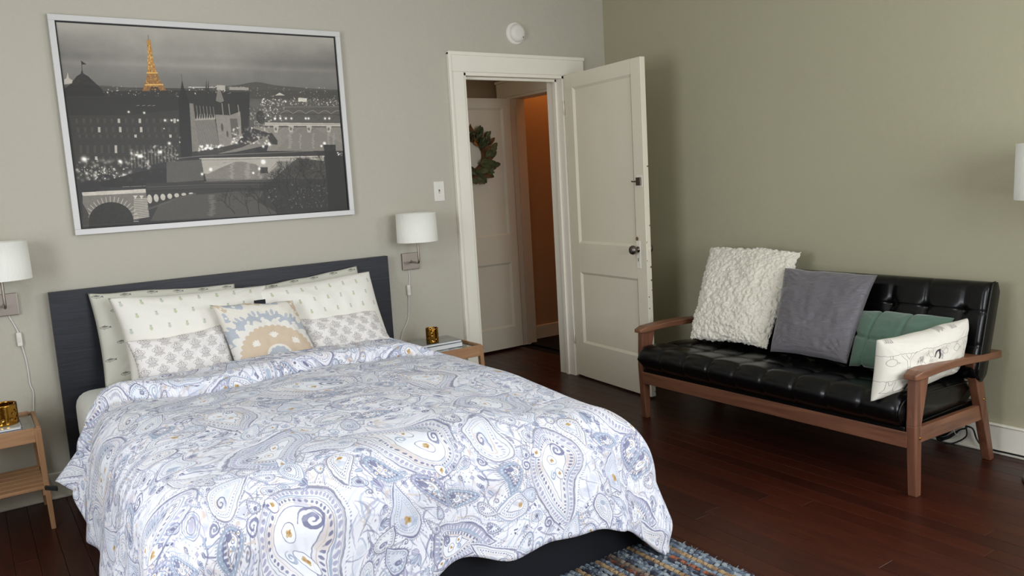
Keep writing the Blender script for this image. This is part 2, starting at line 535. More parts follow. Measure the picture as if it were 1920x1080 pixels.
    def fill(r, n, tries, kind):
        got = 0
        for _ in range(tries):
            if got >= n: break
            x, y = rs.random() * T, rs.random() * T
            if not free(x, y, r): continue
            placed.append((x, y, r)); got += 1
            a = rs.random() * 6.28
            k = rs.random()
            if kind == 'm': paisley(x, y, r * 1.12, a, rs.choice([1, -1]), k < 0.25)
            elif kind == 's':
                if k < 0.42: paisley(x, y, r * 1.15, a, rs.choice([1, -1]), False)
                elif k < 0.62:
                    for q, c in ((1.0, SLATE), (0.78, BLUE), (0.5, GREY)):
                        cv.stroke([(x + q * r * .9 * math.cos(f), y + q * r * .75 * math.sin(f)) for f in np.linspace(0, 2 * PI, 26)], 0.0024 * (1.3 - q * .5), c, 0.85)
                    cv.ell(x, y, r * 0.28, None, 0, rs.choice([BLUE, GOLD, LILAC, DEEP]), 0.8)
                elif k < 0.82:
                    for q in range(5): leaf(x, y, r, r * 0.26, a + (q - 2) * 0.55, rs.choice([BLUE, LILAC, SLATE, PALE]), 0.75)
                else: spiral(x, y, r * 0.9, a, 1.9, rs.choice([SLATE, DEEP, BLUE]), 0.004, rs.choice([1, -1]))
            elif kind == 't':
                if k < 0.3: flower(x, y, r * .8, rs.choice([SLATE, LILAC, BLUE, SAND, GOLD]), 4)
                elif k < 0.6: leaf(x - r * .8 * math.cos(a), y - r * .8 * math.sin(a), r * 1.8, r * 0.5, a, rs.choice([BLUE, LILAC, SLATE, SAND]), 0.8)
                elif k < 0.8: spiral(x, y, r * 0.85, a, 1.4, GREY, 0.0025)
                else:
                    for q in range(4): cv.ell(x + rs.uniform(-r, r) * .6, y + rs.uniform(-r, r) * .6, 0.0042, 0.0028, rs.random() * 3, rs.choice([SLATE, DEEP, LILAC]), 0.9)
            else: cv.ell(x, y, r * 0.6, r * 0.4, a, rs.choice([SLATE, GREY, BLUE, LILAC]), 0.85)
    fill(0.066, 5, 500, 'm'); fill(0.046, 14, 900, 'm'); fill(0.028, 46, 1500, 's'); fill(0.018, 110, 2600, 's')
    fill(0.011, 240, 4500, 't'); fill(0.0045, 900, 9000, 'd')
    return cv.image('paisley_print'), T

# ---- the night city photograph in the frame (sketch coordinates mapped to the sheet by H)
def city_image():
    src = [(97, 88), (1337, 153), (1413, 936), (217, 1013)]
    Wd, Hd = 1.35, 0.94
    dst = [(0, 0), (Wd, 0), (Wd, Hd), (0, Hd)]
    A = []; B = []
    for (x, y), (u, v) in zip(src, dst):
        A.append([x, y, 1, 0, 0, 0, -u * x, -u * y]); B.append(u)
        A.append([0, 0, 0, x, y, 1, -v * x, -v * y]); B.append(v)
    h = np.linalg.solve(np.array(A), np.array(B))
    def T(x, y):
        w = h[6] * x + h[7] * y + 1
        return ((h[0] * x + h[1] * y + h[2]) / w, (h[3] * x + h[4] * y + h[5]) / w)
    Q = lambda L: [T(x, y) for x, y in L]
    U = 0.00105
    cv = Cv(Wd, Hd, 1000, (54, 50, 48), wrap=False)
    rs = random.Random(11)
    g = lambda v, d=0: (v * 1.03 + d, v * .99 - 1 + d, v * .93 - 4 + d)
    # sky
    H, W = cv.H, cv.W
    hz = T(700, 385)[1]; hp = int(hz * 1000)
    yy = np.linspace(0, 1, hp)[:, None]
    nz = pnoise(H, W, 60, 8, 5)
    st = pnoise(H // 8 + 1, W, 46, 9, 4); st = np.repeat(st, 8, 0)[:H]
    rows = (np.arange(H) * 1.9).astype(int) % H
    band = np.roll(pnoise(H, W, 300, 12, 6), 0)[rows]
    sky = 0.70 - 0.25 * yy ** 0.8 + 0.13 * (band[:hp] - 0.5) * np.exp(-((yy - 0.45) / 0.3) ** 2) * 1.6 + 0.05 * (nz[:hp] - 0.5)
    sky = sky - 0.03 * np.exp(-((yy - 0.50) / 0.06) ** 2) + 0.035 * np.exp(-((yy - 0.62) / 0.04) ** 2)
    for k, f in enumerate((1.0, 0.965, 0.90)): cv.a[:hp, :, k] = sky * f
    cv.a[hp:] *= (0.7 + 0.6 * nz[hp:, :, None])
    cv.wash = (0.80 + 0.20 * pnoise(H, W, 10, 5, 4)).astype(np.float32)
    hills = [T(x, 378 - 10 * math.sin(x * 0.008) - 14 * math.exp(-((x - 990) / 60) ** 2)) for x in range(90, 1400, 25)]
    cv.poly(hills + [(Wd, hz + .05), (0, hz + .05)], g(78))
    def lights(x0, x1, y0, y1, n, r, al=0.8):
        for _ in range(n):
            x, y = T(rs.uniform(x0, x1), rs.uniform(y0, y1))
            cv.glow(x, y, r * rs.uniform(0.5, 1.4), (255, 250, 236), al * rs.uniform(.3, 1))
    # dark roofscape
    cv.poly(Q([(100, 400), (640, 392), (960, 400), (970, 520), (700, 560), (640, 700), (150, 800)]), g(46))
    cv.poly(Q([(960, 400), (1380, 395), (1385, 560), (960, 560)]), g(92)); cv.poly(Q([(960, 400), (1380, 395), (1380, 440), (960, 430)]), g(72))
    lights(300, 640, 375, 420, 60, .0018); lights(650, 960, 375, 410, 60, .0018); lights(960, 1380, 378, 420, 60, .0018, .6)
    lights(1010, 1375, 425, 462, 170, .0024, .8); lights(1010, 1120, 440, 530, 60, .0028, .8)
    cv.stroke(Q([(685, 378), (805, 379)]), .003, (235, 232, 222)); cv.poly(Q([(812, 368), (850, 370), (850, 392), (812, 390)]), g(190))
    cv.poly(Q([(868, 376), (955, 379), (955, 392), (868, 390)]), g(165)); cv.poly(Q([(1075, 415), (1095, 402), (1120, 415)]), g(215))
    cv.poly(Q([(1180, 425), (1220, 428), (1218, 444), (1180, 442)]), g(225))
    for x in (765, 774): cv.poly(Q([(x - 5, 400), (x, 345), (x + 5, 400)]), g(48))
    # dome with flag
    cv.poly(Q([(130, 420), (138, 385), (165, 362), (190, 330), (208, 318), (213, 295), (219, 318), (240, 330), (270, 358), (300, 385), (315, 420)]), g(40))
    cv.poly(Q([(135, 345), (145, 338), (150, 312), (156, 338), (172, 348), (170, 362), (135, 366)]), g(190))
    cv.stroke(Q([(213, 300), (211, 264)]), .002, g(30)); cv.poly(Q([(208, 260), (232, 276), (211, 278)]), g(36))
    # gold lit tower
    G1 = (186, 132, 62); G2 = (238, 190, 100); GD = (110, 74, 38)
    cv.stroke(Q([(504, 145), (506, 168)]), .0022, (90, 70, 50))
    cv.poly(Q([(498, 165), (515, 165), (518, 182), (529, 260), (545, 318), (500, 318), (504, 240), (499, 182)]), G1)
    cv.poly(Q([(502, 318), (546, 318), (560, 350), (588, 393), (480, 396), (496, 345)]), (150, 102, 48))
    cv.poly(Q([(510, 396), (520, 376), (546, 376), (560, 394)]), (64, 50, 40))
    for k in range(60):
        t = rs.random(); y = 190 + 120 * t; xc = 508 + 14 * t; w = 5 + 14 * t
        cv.ell(*T(xc + rs.uniform(-w, w), y), .0022, .0032, 0, rs.choice([G2, G2, GD]), .8)
    for k in range(90):
        t = rs.random(); y = 320 + 70 * t; xc = 523 + 10 * t; w = 20 + 30 * t
        cv.ell(*T(xc + rs.uniform(-w, w), y), .0022, .0026, 0, rs.choice([G2, G1, GD]), .7)
    cv.stroke(Q([(500, 314), (546, 314)]), .005, G2); cv.stroke(Q([(494, 368), (570, 366)]), .006, G2)
    # left town houses with windows
    cv.poly(Q([(158, 505), (420, 505), (640, 480), (720, 690), (430, 750), (200, 800)]), g(56))
    for r, (y, hh) in enumerate(((520, 20), (558, 24), (592, 14), (640, 36), (690, 16))):
        for k in range(16):
            x = 185 + k * 31 + r * 7 - (y - 520) * 0.02
            if x > 650 - (y - 500) * .1: continue
            lit = rs.random() < 0.2
            cv.poly(Q([(x, y), (x + 11, y), (x + 12, y + hh), (x + 1, y + hh)]), g(215) if lit else g(82), .9 if lit else .6)
            cv.stroke(Q([(x - 8, y + hh + 6), (x + 24, y + hh + 5)]), .0012, g(80), .6)
    for (x, y, r) in ((420, 490, 5), (489, 494, 5), (582, 528, 6), (611, 528, 5), (639, 528, 5), (578, 565, 3), (676, 545, 3), (652, 606, 4), (650, 627, 4)):
        cv.glow(*T(x, y), r * U, (255, 252, 240), 1.0)
    for x in (455, 480, 505, 525): cv.stroke(Q([(x, 462), (x + 12, 460)]), .0022, g(200), .8)
    lights(190, 440, 700, 800, 90, .006, .4); lights(200, 420, 735, 790, 70, .0024, .9)
    lights(430, 520, 660, 745, 50, .005, .5); lights(525, 640, 640, 715, 70, .004, .45)
    for k in range(14): cv.stroke(Q([(432 + k * 15, 665 + k * -1), (436 + k * 15, 745 - k * 3)]), .003, g(190), .5)
    # corner tower and spire
    cv.poly(Q([(640, 440), (650, 395), (657, 345), (664, 378), (676, 405), (690, 450), (705, 700), (655, 700)]), g(36))
    cv.stroke(Q([(653, 320), (657, 350)]), .0014, g(50))
    # floodlit palace fronts
    cv.poly(Q([(690, 450), (708, 452), (716, 520), (803, 515), (828, 650), (735, 668), (705, 670)]), g(136))
    for k in range(17):
        x = 718 + k * 5.6; cv.stroke(Q([(x, 530), (x + 22, 650)]), .0016, g(60), .8); cv.stroke(Q([(x + 2.5, 530), (x + 24, 650)]), .0014, g(165), .6)
    for k in range(8):
        x = 722 + k * 11; cv.poly(Q([(x, 524), (x + 4, 496), (x + 8, 524)]), g(170)); 
    for k in range(6): cv.stroke(Q([(722 + k * 15, 462 + k), (727 + k * 15, 505)]), .003, g(150), .9)
    cv.stroke(Q([(716, 527), (804, 521)]), .0026, g(190), .8)
    cv.poly(Q([(806, 502), (872, 505), (918, 488), (930, 600), (900, 640), (828, 650)]), g(150))
    for x in (836, 866, 908): cv.stroke(Q([(x, 452 + (x - 836) * .1), (x + 6, 502)]), .005, g(160), .9)
    cv.poly(Q([(872, 520), (905, 520), (915, 600), (882, 610)]), g(90))
    cv.ell(*T(838, 560), .006, .02, 0, g(60), .8); cv.ell(*T(862, 590), .005, .016, 0, g(60), .8)
    cv.poly(Q([(808, 440), (815, 392), (828, 388), (845, 440), (830, 448)]), g(150), .8)
    cv.poly(Q([(918, 440), (960, 470), (950, 580), (925, 590)]), g(48))
    lights(735, 850, 640, 668, 60, .004, .7)
    # quay with lights, river
    cv.poly(Q([(960, 560), (1060, 560), (1375, 560), (1392, 668), (1040, 668), (1060, 590)]), g(146))
    cv.poly(Q([(1180, 565), (1260, 565), (1390, 640), (1392, 668), (1080, 668)]), g(122), .6)
    for x, w in ((1145, .012), (1190, .007), (1250, .009), (1318, .010), (1345, .008)):
        for k in range(14): cv.ell(*T(x + rs.uniform(-4, 4), 590 + k * 5), w * rs.uniform(.5, 1), .0022, 0, g(190), .5)
    cv.poly(Q([(810, 682), (930, 650), (1042, 598), (1062, 585), (1050, 640), (900, 672)]), g(136))
    cv.poly(Q([(720, 680), (880, 640), (1040, 590), (1040, 600), (930, 650), (800, 684)]), g(66))
    cv.poly(Q([(1040, 590), (1062, 585), (1088, 620), (1088, 640), (1055, 636)]), g(52))
    lights(880, 1050, 560, 635, 100, .004, .55); lights(960, 1060, 470, 560, 80, .0035, .5)
    cv.ell(*T(1010, 515), .022, .034, 0, g(52), .9); cv.ell(*T(985, 455), .03, .02, 0, g(100), .7)
    # far bridges
    cv.stroke(Q([(1110, 468), (1380, 466)]), .004, g(120)); cv.stroke(Q([(1095, 498), (1370, 502)]), .005, g(70))
    for k in range(5):
        x = 1100 + k * 58
        cv.stroke([T(x + 56 * t, 498 - 14 * math.sin(PI * t)) for t in np.linspace(0, 1, 9)], .003, g(160), .8)
        cv.stroke([T(x + 56 * t, 528 - 22 * math.sin(PI * t)) for t in np.linspace(0, 1, 9)], .003, g(76), .9)
    for x in (1100, 1150, 1215, 1228, 1303, 1322, 1075, 1125): cv.glow(*T(x, 520), .006, (255, 250, 235), .9)
    cv.poly(Q([(1030, 538), (1372, 542), (1374, 556), (1030, 552)]), g(205)); cv.stroke(Q([(1030, 545), (1373, 548)]), .0018, g(90))
    for x in (1080, 1148, 1230, 1320):
        cv.poly(Q([(x - 12, 552), (x + 14, 552), (x + 8, 584), (x - 6, 584)]), g(190)); cv.ell(*T(x, 568), .006, .008, 0, g(80), .8)
    for a in (1090, 1158, 1242):
        cv.stroke([T(a + 76 * t, 575 - 20 * math.sin(PI * t)) for t in np.linspace(0, 1, 12)], .0022, g(90), .8)
    # middle bridge
    cv.poly(Q([(745, 712), (1300, 700), (1310, 800), (770, 806)]), g(136))
    cv.poly(Q([(590, 716), (745, 706), (758, 800), (590, 812)]), g(92))
    for x, w in ((955, .02), (885, .014), (1010, .01)):
        for k in range(16): cv.ell(*T(x + rs.uniform(-6, 6), 725 + k * 4.5), w * rs.uniform(.5, 1), .0028, 0, g(196), .35)
    cv.poly(Q([(760, 768), (800, 738), (850, 722), (900, 716), (830, 745), (775, 772)]), g(180))
    cv.poly(Q([(745, 700), (1300, 690), (1302, 712), (1090, 716), (1045, 765), (1040, 745), (1012, 745), (990, 728), (930, 716), (850, 720), (790, 745), (756, 772)]), g(186), .85)
    cv.poly(Q([(1010, 742), (1045, 742), (1045, 770), (1012, 770)]), g(48)); cv.poly(Q([(1045, 765), (1088, 722), (1088, 735), (1050, 768)]), g(170))
    cv.stroke(Q([(745, 697), (1300, 687)]), .004, g(60)); cv.stroke(Q([(738, 702), (1302, 693)]), .0035, g(225))
    cv.stroke(Q([(810, 684), (1260, 678)]), .010, g(60), .8); cv.stroke(Q([(640, 700), (740, 690), (1250, 668)]), .004, g(150), .7)
    for (x, y, r) in ((750, 772, 6), (788, 751, 6), (980, 768, 5), (1008, 749, 6), (1025, 718, 9), (1051, 636, 8), (1024, 648, 6), (1302, 634, 7), (1288, 646, 5), (1250, 748, 3), (1208, 776, 3),
                      (428, 794, 6), (482, 793, 6), (519, 761, 4), (568, 760, 4), (765, 657, 5), (822, 648, 4), (470, 690, 9), (225, 703, 12), (383, 713, 8), (560, 672, 8), (602, 632, 7)):
        cv.glow(*T(x, y), r * U, (255, 252, 240), 1.0)
    # near bank, railing, iron bridge, stone arch
    cv.poly(Q([(300, 805), (470, 760), (590, 740), (592, 815), (420, 830), (310, 830)]), g(40))
    cv.stroke(Q([(395, 828), (530, 824)]), .003, g(150), .8)
    for x in (428, 482): cv.stroke(Q([(x, 796), (x + 1, 830)]), .002, g(25))
    cv.poly(Q([(500, 812), (1200, 795), (1400, 800), (1415, 940), (480, 985)]), g(54))
    cv.poly(Q([(560, 905), (700, 868), (900, 852), (1050, 850), (1090, 960), (520, 985)]), g(82))
    for k in range(26): cv.ell(*T(795 + rs.uniform(-9, 9), 868 + k * 3.8), .022 * rs.uniform(.4, 1), .0022, 0, g(150), .4)
    for k in range(90): cv.stroke(Q([(760 + k * 4.8, 795), (760 + k * 4.8, 806)]), .0012, g(26), .9)
    cv.stroke(Q([(760, 808), (1190, 803)]), .0025, g(160), .6)
    for y, v in ((822, 100), (832, 80), (842, 40)): cv.stroke(Q([(505, y + 8), (800, y - 2), (1060, y)]), .003, g(v), .8)
    cv.poly(Q([(215, 852), (498, 838), (500, 856), (218, 868)]), g(214))
    cv.poly(Q([(218, 868), (500, 856), (515, 965), (445, 980), (222, 1010)]), g(128))
    for k in range(40):
        a = PI + PI * k / 39
        cv.stroke(Q([(345 + 100 * math.cos(a), 985 + 88 * math.sin(a)), (345 + 122 * math.cos(a), 985 + 112 * math.sin(a))]), .0034, g(205 if k % 2 else 120), .8)
    cv.poly(Q([(345 + 100 * math.cos(PI + PI * k / 30), 985 + 88 * math.sin(PI + PI * k / 30)) for k in range(31)] + [(445, 1010), (245, 1020)]), g(40))
    cv.poly(Q([(218, 900), (246, 950), (244, 1012), (222, 1012)]), g(60))
    for k in range(12): cv.stroke(Q([(447, 884 + k * 8), (505 + k * .8, 882 + k * 7.4)]), .0036, g(205), .9)
    for x in (452, 480): cv.poly(Q([(x - 10, 868), (x + 10, 868), (x, 884)]), g(210))
    for k in range(7):
        x = 516 + k * 29 + k * k * .3; hh = 40 - k * 5.2
        cv.ell(*T(x, 884 - k * 4), .0115, .0011 * hh / 2, 0, g(215), .95)
        cv.stroke(Q([(x + 14, 862), (x + 14, 862 + hh)]), .002, g(40))
    cv.stroke(Q([(510, 930), (560, 912), (640, 880), (720, 862)]), .009, g(92), .8)
    # branches and trees in front
    cv.poly(Q([(1060, 805), (1100, 770), (1180, 700), (1300, 715), (1325, 940), (1090, 950), (1000, 900)]), g(46), .8)
    for _ in range(700):
        x, y = rs.uniform(990, 1315), rs.uniform(705, 935)
        if (x - 1190) ** 2 / 130 ** 2 + (y - 850) ** 2 / 150 ** 2 < 1: cv.stroke(Q([(x, y), (x + rs.uniform(-9, 9), y - rs.uniform(4, 16))]), .0022, g(rs.choice([28, 36, 44, 84])), .7)
    def branch(x, y, a, L, w, d):
        pts = [(x, y)]
        for i in range(4):
            a += rs.uniform(-.22, .22); pts.append((pts[-1][0] + L / 4 * math.cos(a), pts[-1][1] - L / 4 * math.sin(a)))
        cv.stroke(Q(pts), w, g(34), .9)
        if d > 0:
            for _ in range(3): branch(pts[-1 - rs.randint(0, 1)][0], pts[-1 - rs.randint(0, 1)][1], a + rs.uniform(-.8, .8), L * .68, w * .62, d - 1)
    for (x, a, L) in ((1150, 1.9, 70), (1180, 1.4, 80), (1240, 1.6, 80), (1290, 1.7, 80), (1130, 2.2, 60)): branch(x, 880, a, L, .006, 4)
    for (x, a, L) in ((900, 2.0, 50), (960, 1.9, 50), (1010, 1.8, 60), (1060, 1.8, 60), (1090, 1.6, 60)): branch(x, 955, a, L, .004, 4)
    lights(1140, 1320, 820, 930, 110, .0022, .45); lights(1050, 1100, 840, 900, 14, .003, .5)
    cv.poly(Q([(1296, 640), (1352, 640), (1356, 690), (1388, 690), (1415, 940), (1325, 944), (1306, 690)]), g(36))
    lights(1358, 1384, 676, 690, 14, .003, .8)
    cv.stroke(Q([(222, 1004), (440, 992)]), .0014, g(120), .6)
    cv.wash = None
    cv.a += ((np.random.RandomState(1).rand(H, W, 1) - .5) * .03).astype(np.float32)
    cv.a = np.clip(cv.a, 0, 1)
    return cv.image('night_city_print')

# ---- pillow prints
def pineapple_image():
    cv = Cv(0.16, 0.15, 1500, (236, 232, 222))
    for (x, y, k) in ((0.03, 0.03, 0), (0.11, 0.03, 1), (0.07, 0.105, 1), (0.15, 0.105, 0)):
        c = (200, 204, 174) if k else (204, 207, 194)
        cv.ell(x, y + 0.005, 0.0072, 0.0105, 0, c, .9)
        for a in (-0.5, 0, 0.5):
            cv.stroke([(x, y - 0.003), (x + 0.008 * math.sin(a), y - 0.003 - 0.009 * math.cos(a))], 0.0034, (178, 188, 164), .9)
        for i in range(3): cv.stroke([(x - .004, y + .002 + i * .003), (x + .004, y + .004 + i * .003)], .0010, (178, 184, 146), .6)
    return cv.image('pineapple_print')

def fish_image():
    cv = Cv(0.12, 0.16, 1400, (206, 204, 190))
    for (x, y) in ((0.03, 0.04), (0.09, 0.12)):
        P = [(x + 0.02 * math.cos(a), y + 0.0062 * math.sin(a)) for a in np.linspace(0, 2 * PI, 22)]
        cv.stroke(P, 0.0018, (88, 86, 80), .9); cv.ell(x, y - .002, .013, .0028, 0, (96, 94, 88), .8)
        cv.poly([(x + .018, y), (x + .027, y - .006), (x + .027, y + .006)], (96, 94, 88), .8)
        cv.stroke([(x - .006, y + .006), (x - .002, y + .010)], .0018, (96, 94, 88), .8)
        cv.stroke([(x - .006, y - .006), (x + .004, y - .010)], .0018, (96, 94, 88), .8)
    return cv.image('fish_print')

def damask_image():
    w, h = 0.092, 0.112
    cv = Cv(w, h, 3000, (234, 229, 224))
    G = (134, 128, 130)
    def motif(cx, cy):
        s = 0.00118
        def dotted(P, r=0.0009, step=0.0028):
            for a, b in zip(P[:-1], P[1:]):
                L = math.dist(a, b); n = max(1, int(L / step))
                for k in range(n): cv.ell(a[0] + (b[0] - a[0]) * k / n, a[1] + (b[1] - a[1]) * k / n, r, None, 0, G, .95)
        bud = [(cx + 10.5 * s * math.sin(2 * PI * t) * (1 if True else 0) * math.sin(PI * t) ** 0.4, cy - 8 * s - 17 * s * math.cos(2 * PI * t)) for t in np.linspace(0, 1, 36)]
        cv.stroke(bud, .0014, G, .9)
        for k in range(4):
            for sx in (-1, 1): cv.ell(cx + sx * (3.2 - k * .5) * s, cy - (-2 + k * 6) * s, .0023, .0019, 0, G, .85)
            cv.ell(cx, cy - (k * 6 - 5) * s, .0016, None, 0, G, .8)
        for sx in (-1, 1):
            for sc in (1, .66):
                pet = []
                for t in np.linspace(0, 1, 18):
                    a = PI * (0.05 + 0.95 * t)
                    pet.append((cx + sx * (4 + (21 * sc) * math.sin(a) ** .9 + 9 * t * 0) * s, cy + (14 - 26 * sc * t - 3 * math.sin(a)) * s))
                if sc == 1: cv.stroke(pet, .0014, G, .9)
                else: dotted(pet)
            for k in range(5): cv.ell(cx + sx * (10 + 2.5 * (k % 3)) * s, cy + (8 - 4.2 * k) * s, .0018, None, 0, G, .85)
        for R in (22, 18, 13):
            arc = [(cx + R * s * math.cos(a), cy + (29 + R * -.86 * math.sin(a)) * s + R * 0) for a in np.linspace(0.15, PI - .15, 20)]
            cv.stroke(arc, .0013 if R != 18 else .0022, G, .85)
        for k in range(9):
            a = 0.3 + (PI - .6) * k / 8
            cv.stroke([(cx + 4 * s * math.cos(a), cy + (29 - 4 * math.sin(a)) * s), (cx + 12 * s * math.cos(a), cy + (29 - 10.5 * math.sin(a)) * s)], .0011, G, .85)
        cv.stroke([(cx, cy + 29 * s), (cx, cy + 37 * s)], .002, G, .8)
    motif(w * .25, h * .25); motif(w * .75, h * .75)
    return cv.image('ogee_print'), w, h

def suzani_image():
    cv = Cv(0.46, 0.46, 1800, (226, 220, 208), wrap=False)
    cv.wash = (0.82 + 0.18 * pnoise(cv.H, cv.W, 8, 2, 3)).astype(np.float32)
    BE = (205, 184, 158); BL = (176, 182, 190); CR = (232, 227, 216)
    cx, cy = 0.235, 0.385
    def gear(R, n, d, col, ph=0):
        P = [(cx + (R + d * abs(math.sin(n * a / 2 + ph))) * math.cos(a), cy + (R + d * abs(math.sin(n * a / 2 + ph))) * math.sin(a)) for a in np.linspace(0, 2 * PI, 300)]
        cv.poly(P, col)
    k_ = 1.36
    # blue leafy ring
    gear(0.204 * k_, 22, 0.020, BL); gear(0.170 * k_, 26, 0.028, CR, .5)
    for k in range(18):
        a = 2 * PI * k / 18
        for q in range(3):
            b = a + (q - 1) * .09
            cv.ell(cx + (.218 + .007 * (q == 1)) * k_ * math.cos(b), cy + (.218 + .007 * (q == 1)) * k_ * math.sin(b), .020, .009, b, BL)
        cv.ell(cx + .192 * k_ * math.cos(a + .1), cy + .192 * k_ * math.sin(a + .1), .015, .008, a + .9, CR)
    gear(0.147 * k_, 36, 0.013, BE)
    for k in range(7):
        a = -PI / 2 + 2 * PI * k / 7 + .05
        x, y = cx + .098 * k_ * math.cos(a), cy + .098 * k_ * math.sin(a)
        for q in range(5):
            b = a + (q - 2) * .55
            cv.ell(x + .015 * math.cos(b), y + .015 * math.sin(b), .016, .007, b, CR)
        cv.ell(x, y, .014, None, 0, CR)
    cv.ell(cx, cy, .070, None, 0, CR)
    P = [(cx + (.050 + .008 * abs(math.sin(5 * a))) * math.cos(a), cy + (.050 + .008 * abs(math.sin(5 * a))) * math.sin(a)) for a in np.linspace(0, 2 * PI, 120)]
    cv.poly(P, BL); cv.ell(cx, cy, .014, None, 0, CR)
    for (x, y, a, c, r) in ((.03, .03, .8, BE, .03), (.10, .018, .2, BL, .045), (.21, .012, 0, BE, .035), (.31, .01, .1, BL, .04), (.43, .03, 1.2, BE, .04), (.44, .09, 1.4, BE, .03), (.03, .10, 1.5, BL, .03)):
        for q in range(4): cv.ell(x + (q - 1.5) * r * .5 * math.cos(a), y + (q - 1.5) * r * .5 * math.sin(a), r * .5, r * .3, a + .5 * q, c)
        cv.ell(x, y, r * .22, None, 0, CR)
    return cv.image('medallion_print')

def doodle_image():
    cv = Cv(0.34, 0.26, 2200, (212, 207, 194))
    K = (66, 62, 66); rs = random.Random(3); w = .0011
    def ln(*P): cv.stroke([(x / 1000, y / 1000) for x, y in P], w, K, .85)
    for y0 in (38, 150): 
        ln(*[(x, y0 + 1.6 * math.sin(x * .35) + 3 * math.sin(x * .06)) for x in range(0, 345, 4)])
    # bird in a loop, split tree, ape and cub shapes, twigs
    cv.stroke([(.035 + .019 * math.cos(a), .070 + .016 * math.sin(a)) for a in np.linspace(0, 6.28, 24)], w, K, .85)
    ln((54, 70), (66, 74), (55, 78)); ln((30, 40), (30, 54)); ln((38, 40), (38, 54))
    ln((70, 40), (96, 70), (98, 110), (96, 130), (104, 134), (112, 130), (110, 108), (112, 70), (124, 50), (140, 40)); ln((92, 42), (104, 64), (116, 42))
    ln((98, 100), (111, 100)); cv.ell(.1045, .122, .0015, .006, 0, K, .6)
    for k in range(26):
        x, y = 150 + k * 1.1, 74 + 10 * math.sin(k * .7); ln((x, y), (x + rs.uniform(-5, 5), y + rs.uniform(6, 18)))
    ln((150, 72), (160, 66), (178, 70), (182, 92), (190, 104)); ln((176, 90), (170, 110), (192, 108))
    for k in range(16): ln((170 + rs.uniform(0, 14), 112 + rs.uniform(0, 10)), (170 + rs.uniform(0, 14), 114 + rs.uniform(0, 10)))
    cv.stroke([(.262 + .017 * math.cos(a), .082 + .026 * math.sin(a)) for a in np.linspace(PI, 2 * PI + .6, 16)], .010, (52, 48, 56), .95)
    for k in range(18): ln((284 + rs.uniform(-2, 8), 66 + k * 2.2), (292 + rs.uniform(-2, 10), 68 + k * 2.2))
    ln((200, 44), (206, 62), (216, 78), (236, 80), (228, 60), (226, 44)); ln((206, 62), (196, 66), (206, 72)); ln((220, 80), (212, 98), (226, 90), (230, 102), (220, 104))
    ln((310, 42), (308, 56), (322, 66), (320, 82), (300, 84), (298, 68), (308, 56))
    # lower row
    ln((24, 152), (22, 190), (10, 205), (44, 210), (60, 206), (50, 190), (56, 168), (52, 152)); ln((28, 154), (34, 172), (44, 172), (46, 154))
    cv.stroke([(.128, .168), (.122, .180), (.112, .204)], .011, (58, 50, 66), .95); ln((102, 200), (116, 206), (108, 212))
    ln((84, 166), (104, 160), (112, 166), (86, 168)); 
    for k in range(9): a = -.6 + k * .35; ln((160, 190), (160 + 20 * math.cos(a + 3), 190 + 20 * math.sin(a + 3)))
    ln((200, 154), (206, 176), (198, 196), (220, 200), (216, 176), (220, 154)); ln((236, 170), (262, 166), (282, 174), (270, 182), (240, 180))
    cv.ell(.250, .174, .004, .003, 0, K); 
    for k in range(14): ln((290 + k * 3, 240 + 3 * math.sin(k)), (293 + k * 3, 230))
    for k in range(12): ln((20 + k * 3, 246), (22 + k * 3 + rs.uniform(-3, 3), 234 + rs.uniform(-3, 3)))
    return cv.image('doodle_print')

# ------------------------------------------------------------------ materials
M = {}
def wall_mat(name, col, rel=1.0):
    m = mat(name, col, 0.85, vary=(1.3, 0.02), spec=0.25)
    nt = m.node_tree; N = nt.nodes; L = nt.links; b = N['Principled BSDF']
    tc = N.new('ShaderNodeTexCoord')
    prev = None
    for sc, st, di in ((26, 0.55 * rel, 0.004), (90, 0.45 * rel, 0.0015)):
        n = N.new('ShaderNodeTexNoise'); n.inputs['Scale'].default_value = sc; n.inputs['Detail'].default_value = 5
        n.inputs['Roughness'].default_value = 0.6
        L.new(tc.outputs['Object'], n.inputs['Vector'])
        bp = N.new('ShaderNodeBump'); bp.inputs['Strength'].default_value = st; bp.inputs['Distance'].default_value = di
        L.new(n.outputs[0], bp.inputs['Height'])
        if prev is not None: L.new(prev.outputs[0], bp.inputs['Normal'])
        prev = bp
    L.new(prev.outputs[0], b.inputs['Normal'])
    return m
M['wall'] = wall_mat('greige_plaster', (188, 183, 168), 1.5)
M['wall_r'] = wall_mat('greige_plaster_shaded', (170, 165, 139), 0.6)  # same paint as the bed wall, weaker light on this side put into the colour
M['ceil'] = mat('ceiling_paint', (225, 224, 216), 0.9, bump=(60, .2, .001))
M['trim'] = mat('white_gloss_paint', (236, 231, 216), 0.42, bump=(34, .12, .0012), vary=(3, .02))
M['door'] = mat('old_white_paint', (226, 219, 198), 0.45, bump=(28, .15, .0015), vary=(2.5, .03))
M['hall_wall'] = mat('hall_plaster', (165, 145, 118), 0.85, bump=(60, .3, .001))
M['closet_wall'] = mat('far_room_plaster', (190, 160, 125), 0.85)
M['dark_mat'] = mat('black_carpet', (22, 21, 22), 0.95, bump=(300, .5, .002))
M['black'] = mat('black_stain', (30, 31, 37), 0.5, spec=.35)
M['nickel'] = mat('brushed_nickel', (160, 150, 140), 0.38, 1.0, bump=(400, .06, .0003), stretch=(1, 1, 12))
M['steel'] = mat('dark_steel', (120, 116, 108), 0.32, 1.0)
M['brass'] = mat('polished_brass', (176, 128, 52), 0.16, 1.0, bump=(90, .5, .0012))
M['white_plastic'] = mat('white_plastic', (226, 222, 212), 0.4)
M['cable_white'] = mat('white_cable', (222, 220, 214), 0.5)
